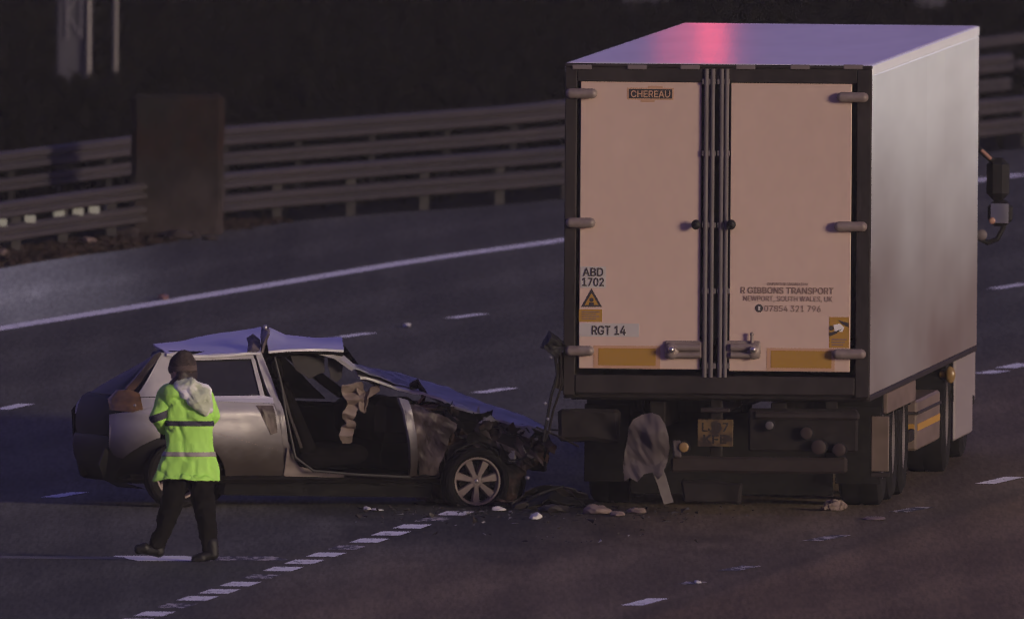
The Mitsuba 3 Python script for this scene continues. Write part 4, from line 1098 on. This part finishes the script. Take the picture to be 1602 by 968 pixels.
def alloy(R):
    out = [revolve([(.06, R), (.075, R * .985), (.075, R * .90), (.05, R * .86), (.0, R * .86), (-.05, R)], 48)]
    hub = revolve([(.045, .0005), (.05, .03), (.045, .055), (-.0, .06), (-.0, .0005)], 28)
    out.append(hub)
    for k in range(7):
        t = k * 2 * PI / 7 + .2
        c, s = math.cos(t), math.sin(t)
        rad = np.array([0, c, s]); tan = np.array([0, -s, c]); ax = np.array([1.0, 0, 0])
        pts = []
        for rr, wd in ((.045, .022), (R * .6, .022), (R * .89, .042)):
            for sg_ in (-1, 1):
                for a_ in (.02, .052):
                    pts.append(rad * rr + tan * sg_ * wd * (1 if a_ < .03 else .75) + ax * a_)
        out.append(trimesh.convex.convex_hull(np.array(pts)))
    return cat_(out)


def car_wheel(px, py, y, sgn, flat=0.0, R=.285, tilt=0):
    x, z = cs(px, py, y)
    M = np.eye(4); M[:3, 0] = [0, sgn, 0]; M[:3, 1] = [sgn * -1.0, 0, 0]; M[:3, 2] = [0, 0, 1]
    M[:3, 3] = [x, y, z]
    def pl(m):
        m = m.copy(); m.apply_transform(M)
        v = np.array(m.vertices)
        low = v[:, 2] < .0
        v[:, 2] = np.maximum(v[:, 2], .002 + .02 * np.clip(.05 - v[:, 2], 0, .05))
        m.vertices = v
        return CM(m)
    k = put(car, 'wheel', pl(ct), 'm_rubber', 30)
    put(k, 'rim', pl(alloy(.21)), 'm_alloy', 25)
    put(k, 'brake_disc', pl(cyl([-.03, 0, 0], [-.01, 0, 0], .14, 32)), 'm_chassis', 30)
    put(k, 'centre_cap', pl(ball([.05, 0, 0], .018, (.5, 1, 1), 2)), 'm_steel_bright', 30)
    put(k, 'wheel_well', pl(cyl([-.10, 0, 0], [-.06, 0, 0], .19, 24)), 'm_car_inside', 30)


car_wheel(743, 752, -.76, -1)
car_wheel(277, 742, -.76, -1)
car_wheel(770, 748, .70, 1)
car_wheel(305, 740, .70, 1)

# ---------------------------------------------------------------- the person
FT = G(290, 878)
PS = (FT[1] + CD) / F


def pp(px, py, y=0.0):
    d = ray(px, py)
    p = CAM + d * (FT[1] + CD)
    return np.array([p[0], FT[1] + y, p[2]])


pe = thing('person', 'person in a bright green high-visibility coat and woolly hat walking beside the car', 'person')
# trousers, boots
body_bones = [
    [(pp(278, 738, .0), .118), (pp(267, 795, .02), .092)], [(pp(267, 795, .02), .092), (pp(247, 850, .05), .074)],
    [(pp(311, 738, .0), .118), (pp(320, 795, .0), .094)], [(pp(320, 795, .0), .094), (pp(328, 855, .02), .077)],
    [(pp(280, 735), .105), (pp(310, 735), .108)], [(pp(283, 735), .09), (pp(306, 735), .09), (pp(292, 690), .085)],
    [(pp(292, 690), .085), (pp(280, 625), .08), (pp(304, 625), .08)],
    [(pp(291, 612), .07), (pp(288, 596), .055)]]
bm = hullchain(body_bones, .02, 10)
P = np.array(bm.vertices); n_ = np.array(bm.vertex_normals)
bm.vertices = P + n_ * ((np.abs(meshkit.fbm(P * [9, 9, 7], 3, 15) - .5)) * -.09)[:, None]
put(pe, 'body', bm, 'm_trousers', True)
for (hx, hy), (tx, ty), dy in (((248, 868), (217, 860), .05), ((333, 872), (306, 876), .0)):
    z = .045
    heel = pp(hx, hy, dy); toe = pp(tx, ty, dy - .02)
    b = [[(heel + [0, 0, .03], .048), (toe + [0, 0, .012], .036)], [(heel + [0, 0, .03], .05), (heel + [-.01, 0, .12], .056)], [(toe, .036), (toe + [.05, 0, .02], .042)]]
    bt = hullchain(b, .015, 6)
    bt.vertices[:, 2] = np.maximum(bt.vertices[:, 2], .003)
    put(pe, 'boot', bt, 'm_boot', True)
# coat: rings from collar to hem
rows = [(594, 289, 15, .75), (600, 288, 24, .75), (606, 287, 34, .70), (616, 290, 41, .66), (630, 293, 42, .64), (648, 293, 41, .62), (662, 293.5, 40, .60), (676, 294.5, 38, .60), (692, 296, 37, .62), (708, 296, 40, .66), (724, 294, 45, .70), (740, 292, 49, .72), (750, 291, 51.5, .74), (751, 291, 50, .72), (744, 292, 46, .70)]
A_ = np.arange(96) * 2 * PI / 96
rings = []
for y, cx_, rx, k in rows:
    c = pp(cx_, y)
    fold = 1 + (.035 * np.sin(A_ * 5 + y * .02) + .02 * np.sin(A_ * 11 + y * .05)) * np.clip((y - 640) / 80, 0.25, 1)
    # slightly squared section
    ca, sa = np.cos(A_), np.sin(A_)
    q = (np.abs(ca) ** 2.6 + np.abs(sa) ** 2.6) ** (-1 / 2.6)
    rings.append(np.column_stack([c[0] + ca * q * fold * rx * PS, c[1] + sa * q * fold * rx * PS * k, np.full(96, c[2]) + .008 * np.sin(A_ * 3 + 1) * (y > 735)]))
fine = []
for a, b in zip(rings[:-1], rings[1:]):
    for t in np.linspace(0, 1, 7)[:-1]: fine.append(a * (1 - t) + b * t)
fine.append(rings[-1])
coat = loft(fine)
P = np.array(coat.vertices); n_ = np.array(coat.vertex_normals)
crease = lambda P: (meshkit.fbm(P * [7, 7, 4], 3, 5) - .5) * .05 - np.clip(.10 - np.abs(meshkit.fbm(P * [8, 8, 5] + 3, 2, 6) - .5), 0, 1) * .16
coat.vertices = P + n_ * crease(P)[:, None]
ct_k = put(pe, 'coat', coat, 'm_hivis', True)


def band(y0, y1, mt, name, off=.006, wav=0.0):
    """A tape round the coat between two heights."""
    out = []
    for y in np.linspace(y0, y1, 4):
        ys = [r_[0] for r_ in rows[:13]]
        i = int(np.clip(np.searchsorted(ys, y) - 1, 0, 11)); t = (y - ys[i]) / (ys[i + 1] - ys[i])
        R = rings[i] * (1 - t) + rings[i + 1] * t
        c = R.mean(0)
        nn = R - c; nn[:, 2] = 0; nn /= np.linalg.norm(nn, axis=1, keepdims=True)
        tn = crease(R)
        out.append(R + nn * (tn[:, None] + off))
    inner = [o - 2 * (off) * (o - o.mean(0)) / np.linalg.norm(o - o.mean(0), axis=1, keepdims=True) for o in out[::-1]]
    return put(ct_k, name, loft(out + inner + [out[0]], cap=False), mt, True)


band(657.5, 665.5, 'm_navy', 'navy_band')
band(706, 713, 'm_stripe', 'grey_stripe')
b = cbox(pp(293, 664, -.20), pp(298, 660, -.19), .004)
# left arm, bent forwards, with cuff band and hand
arm = hullchain([[(pp(264, 617, .02), .088), (pp(249, 650, -.05), .078)], [(pp(249, 650, -.05), .078), (pp(257, 668, .06), .062)], [(pp(257, 668, .06), .062), (pp(263, 672, .17), .052)]], .02, 6)
P = np.array(arm.vertices); n_ = np.array(arm.vertex_normals)
arm.vertices = P + n_ * ((meshkit.fbm(P * 11, 3, 8) - .5) * .035)[:, None]
slv = put(pe, 'sleeve', arm, 'm_hivis', True)
ea, eb = pp(244, 636, 0), pp(270, 668, 0)
bn = np.array([.35, 0, -.94]); bn /= np.linalg.norm(bn)
tape = arm.copy(); tape.vertices = np.array(arm.vertices) + np.array(arm.vertex_normals) * .007
tc = pp(247, 652, 0)
tape = tape.slice_plane(tc - bn * .03, bn, cap=True).slice_plane(tc + bn * .03, -bn, cap=True)
put(slv, 'navy_band', tape, 'm_navy', 40)
arm2 = hullchain([[(pp(318, 620, .03), .085), (pp(331, 650, .03), .07)], [(pp(331, 650, .03), .07), (pp(318, 668, .16), .055)], [(pp(318, 668, .16), .055), (pp(290, 672, .26), .048)]], .02, 6)
put(pe, 'sleeve', arm2, 'm_hivis', True)


def hand(w, fdir, side):
    """w: wrist, fdir: towards the knuckles, side: from the palm's centre to the thumb; slightly curled."""
    fdir = fdir / np.linalg.norm(fdir); side = side - fdir * np.dot(side, fdir); side /= np.linalg.norm(side); dn = np.cross(fdir, side)
    at = lambda f, s, d: w + fdir * f + side * s + dn * d
    bones = [[(at(0, -.018, 0), .017), (at(0, .018, 0), .017), (at(.085, -.034, 0), .011), (at(.085, .032, 0), .012)]]
    for k, (s, l) in enumerate(((.030, .068), (.010, .078), (-.011, .072), (-.031, .056))):
        a = at(.082, s, 0); b2 = at(.082 + l * .5, s * 1.05, -.008); c = at(.082 + l * .82, s * 1.05, -.03); e = at(.082 + l * .9, s * 1.05, -.05)
        bones += [[(a, .0095), (b2, .0088)], [(b2, .0088), (c, .008)], [(c, .008), (e, .0072)]]
    bones += [[(at(.02, .03, 0), .013), (at(.05, .062, -.015), .0105)], [(at(.05, .062, -.015), .0105), (at(.082, .066, -.03), .009)]]
    return hullchain(bones, .006, 3)


put(pe, 'hand', hand(pp(263, 672, .19), np.array([.1, .9, -.2]), np.array([0.1, 0, 1.0])), 'm_skin', True)
put(pe, 'hand', hand(pp(288, 672, .28), np.array([-.9, .3, .1]), np.array([0, -.2, 1.0])), 'm_skin', True)
# a radio handset with a bright end held in front
rd = thing('radio_handset', 'small dark handset held in front of the person in the green coat', 'handset')
q = pp(256, 676, .30)
put(rd, 'case', cbox(q + [-.03, -.02, -.07], q + [.03, .02, .06], .008), 'm_black_plastic', False)
put(rd, 'aerial', cyl(q + [.015, 0, .06], q + [.015, 0, .16], .006, 8), 'm_black_plastic', 30)
# hood lying on the back
hb = [[(pp(281, 605, -.09), .06), (pp(300, 602, -.11), .068), (pp(319, 612, -.10), .06)], [(pp(300, 602, -.11), .065), (pp(308, 628, -.15), .055)], [(pp(319, 612, -.10), .06), (pp(326, 638, -.10), .045)], [(pp(308, 628, -.15), .055), (pp(322, 645, -.13), .032)], [(pp(281, 605, -.09), .05), (pp(308, 628, -.15), .055), (pp(319, 612, -.1), .055)], [(pp(326, 632, -.10), .045), (pp(322, 645, -.13), .032), (pp(308, 630, -.15), .05)]]
hd = hullchain(hb, .014, 6)
P = np.array(hd.vertices); n_ = np.array(hd.vertex_normals)
hd.vertices = P + n_ * ((meshkit.fbm(P * 14, 3, 9) - .5) * .05)[:, None]
put(pe, 'hood', hd, 'm_hood', True)
# head turned to the left and away, leaning forward
hc = pp(285, 582, .02)
fd = np.array([-.75, .66, -.12]); fd /= np.linalg.norm(fd); rt = np.cross(fd, UP); rt /= np.linalg.norm(rt); hu = np.cross(rt, fd)
h_at = lambda f, s, u: hc + fd * f + rt * s + hu * u
head = hullchain([[(h_at(-.02, 0, .03), .092), (h_at(.02, 0, .02), .085)], [(h_at(.02, 0, .02), .085), (h_at(.045, 0, -.08), .045)], [(h_at(.085, 0, .0), .015), (h_at(.112, 0, -.03), .014)], [(h_at(.07, .035, .018), .026), (h_at(.07, -.035, .018), .026)], [(h_at(.088, .018, -.062), .011), (h_at(.088, -.018, -.062), .011)], [(h_at(0, .088, .0), .016), (h_at(-.005, .09, -.03), .012)], [(h_at(0, -.088, .0), .016), (h_at(-.005, -.09, -.03), .012)], [(h_at(-.02, 0, -.06), .055), (h_at(-.03, 0, -.13), .055)]], .012, 4)
hk = put(pe, 'head', head, 'm_skin', True)
for s in (-1, 1):
    put(hk, 'eye', ball(h_at(.092, .033 * s, .004), .012, sub=2), 'm_eye', True)
hair = hullchain([[(h_at(-.05, .06, -.02), .05), (h_at(-.05, -.06, -.02), .05), (h_at(-.075, 0, -.10), .045)], [(h_at(-.04, .07, -.03), .04), (h_at(.0, .075, -.06), .035), (h_at(-.05, .05, -.13), .04)], [(h_at(-.05, -.06, -.03), .045), (h_at(-.05, -.05, -.13), .04), (h_at(-.075, 0, -.10), .045)], [(pp(271, 600, -.05), .035), (pp(283, 592, -.08), .045)]], .014, 5)
put(hk, 'hair', hair, 'm_hair', True)
hat = hullchain([[(h_at(-.025, 0, .055), .104), (h_at(.01, 0, .06), .098), (h_at(-.03, 0, .10), .082)]], .016, 4)
hat2 = hullchain([[(h_at(-.025, 0, .02), .107), (h_at(.02, 0, .03), .1)]], .016, 4)
v = np.array(hat2.vertices); keep = None
ht = put(pe, 'hat', hat, 'm_hat', True)
m_ = hat2.slice_plane(h_at(0, 0, .075), -hu, cap=True).slice_plane(h_at(0, 0, .0), hu, cap=True)
put(ht, 'hat_band', m_, 'm_hatband', 40)
0 and put(ht, 'bobble', crumple(ball(h_at(-.035, 0, .185), .036, sub=3), .014, 40, 3), 'm_hat', 30)

# ---------------------------------------------------------------- debris on the road


def scrap(x, y, w, h, l, mt, label, seed, name='debris_scrap', smooth=20):
    c = G(x, y)
    m = trimesh.creation.icosphere(3, 1.0); m.apply_scale((w, l, h)); m = crumple(m, 1.5 * min(w, h), .75 / max(w, .05), seed); m = crumple(m, .5 * min(w, h), 2.2 / max(w, .05), seed + 50)
    m.apply_translation(c)
    v = np.array(m.vertices); v[:, 2] = np.maximum(v[:, 2] + h * .55, .006); m.vertices = v
    return solo(name, m, mt, label, 'debris', smooth)


scrap(575, 797.5, .035, .018, .1, 'm_scrap_white', 'small pale scrap lying under the middle of the wrecked car', 1)
scrap(590, 799, .05, .014, .1, 'm_scrap_white', 'flat white scrap on the road left of the last short dashes', 2)
scrap(838, 812, .05, .03, .12, 'm_scrap_white', 'bright white scrap on the road between car and lorry', 3)
scrap(938, 803, .13, .042, .2, 'm_scrap_beige', 'large beige torn lump on the road below the left rear of the lorry', 4)
scrap(966, 807, .06, .02, .15, 'm_scrap_beige', 'small beige fragment beside the large beige lump', 5)
scrap(996, 802, .08, .025, .2, 'm_scrap_beige', 'flat brownish fragment right of the beige lumps', 6)
scrap(780, 799, .06, .02, .12, 'm_scrap_white', 'grey fragment lying just right of the front wheel', 7)
scrap(868, 801, .12, .04, .2, 'm_scrap_dark', 'dark flat wreckage piece on the road left of the lorry wheel', 8)
scrap(822, 796, .14, .05, .2, 'm_scrap_dark', 'dark wreckage heap in front of the crushed car', 9)
scrap(1302, 798, .09, .075, .15, 'm_scrap_beige', 'greyish torn lump under the right rear of the lorry', 10)
scrap(1368, 812, .10, .012, .3, 'm_scrap_beige', 'thin flat tan fragment on the road behind the right lorry wheels', 11)
scrap(637, 511, .03, .02, .3, 'm_scrap_white', 'small pale stud on the road above the bonnet', 12)
scrap(255, 468.5, .04, .03, .3, 'm_orange', 'small orange fragment on the solid white edge line', 13)
scrap(137, 380, .06, .03, .2, 'm_scrap_beige', 'pale piece of litter under the barrier left of the concrete block', 14)
scrap(4, 399, .05, .03, .2, 'm_scrap_beige', 'pale piece of litter on the verge at the left edge', 15)
scrap(1092, 911.5, .03, .012, .2, 'm_scrap_white', 'tiny pale chip on the road beside the faded lane dashes', 16)

# small broken glass, plastic chips and splinters, countless
rs = np.random.default_rng(91)
chips = []
for k in range(420):
    x = rs.normal(820, 150); y = rs.normal(803, 7) if rs.random() < .75 else rs.uniform(790, 850)
    if not (540 < x < 1340 and 788 < y < 870): continue
    s_ = .006 + .018 * rs.random() ** 3
    c = G(x, y)
    p3 = rs.normal(0, 1, (5, 3)) * [s_, s_ * 1.4, s_ * .5]
    p3[:, 2] -= p3[:, 2].min() - .005
    try: chips.append(trimesh.convex.convex_hull(p3 + c))
    except Exception: pass
n3 = len(chips) // 4
for nm, part, mt, lb in (('broken_glass', chips[:n3 // 2], 'm_glass_chip', 'pale chips of broken glass strewn on the road between car and lorry'), ('plastic_splinters', chips[n3 // 2:], 'm_scrap_dark', 'dark plastic splinters strewn on the road between car and lorry')):
    scene[nm] = mikit.ply(cat_(part), mt, False)
    labels[nm] = {'label': lb, 'category': 'debris', 'kind': 'stuff'}

# torn-off bumper and tangled dark wreckage lying between the two vehicles
wk = thing('torn_bumper', 'tangled black torn-off bumper and trim lying between the car nose and the lorry', 'debris')
g0 = G(862, 797)
def gp(dx, dy, z): return g0 + np.array([dx, dy, z])
put(wk, 'shell', crumple(sheet([gp(-.34, 0, .04), gp(-.15, .1, .20), gp(.05, .05, .22), gp(.30, .2, .12)], [gp(-.36, .3, .02), gp(-.10, .5, .02), gp(.08, .4, .02), gp(.36, .5, .02)], 14, .008, .05, 5, 51, 8), .02, 14, 52), 'm_scrap_dark', 30)
put(wk, 'shell', crumple(sheet([gp(-.20, -.1, .02), gp(.0, -.15, .10), gp(.26, -.05, .05)], [gp(-.2, .1, .10), gp(.02, .05, .17), gp(.28, .1, .10)], 10, .008, .04, 6, 53, 8), .02, 12, 54), 'm_black_plastic', 30)
rw = np.random.default_rng(55)
for k in range(9):
    c = gp(rw.uniform(-.38, .36), rw.uniform(-.2, .4), rw.uniform(.02, .12))
    d1, d2 = rw.normal(0, .07, 3), rw.normal(0, .04, 3); d1[2] = abs(d1[2])
    A = np.array([c - d1, c + rw.normal(0, .01, 3), c + d1]); B = A + d2
    A[:, 2] = np.maximum(A[:, 2], .01); B[:, 2] = np.maximum(B[:, 2], .012)
    put(wk, 'splinter', sheet(A, B, 4, .004, .012, 12, 60 + k, 4), ('m_scrap_dark', 'm_car_rust', 'm_black_plastic')[k % 3], 30)
put(wk, 'cable', tube([gp(-.3, -.05, .02), gp(-.1, -.1, .14), gp(.1, 0, .2), gp(.3, -.1, .03)], .009, 6), 'm_black_plastic', 30)
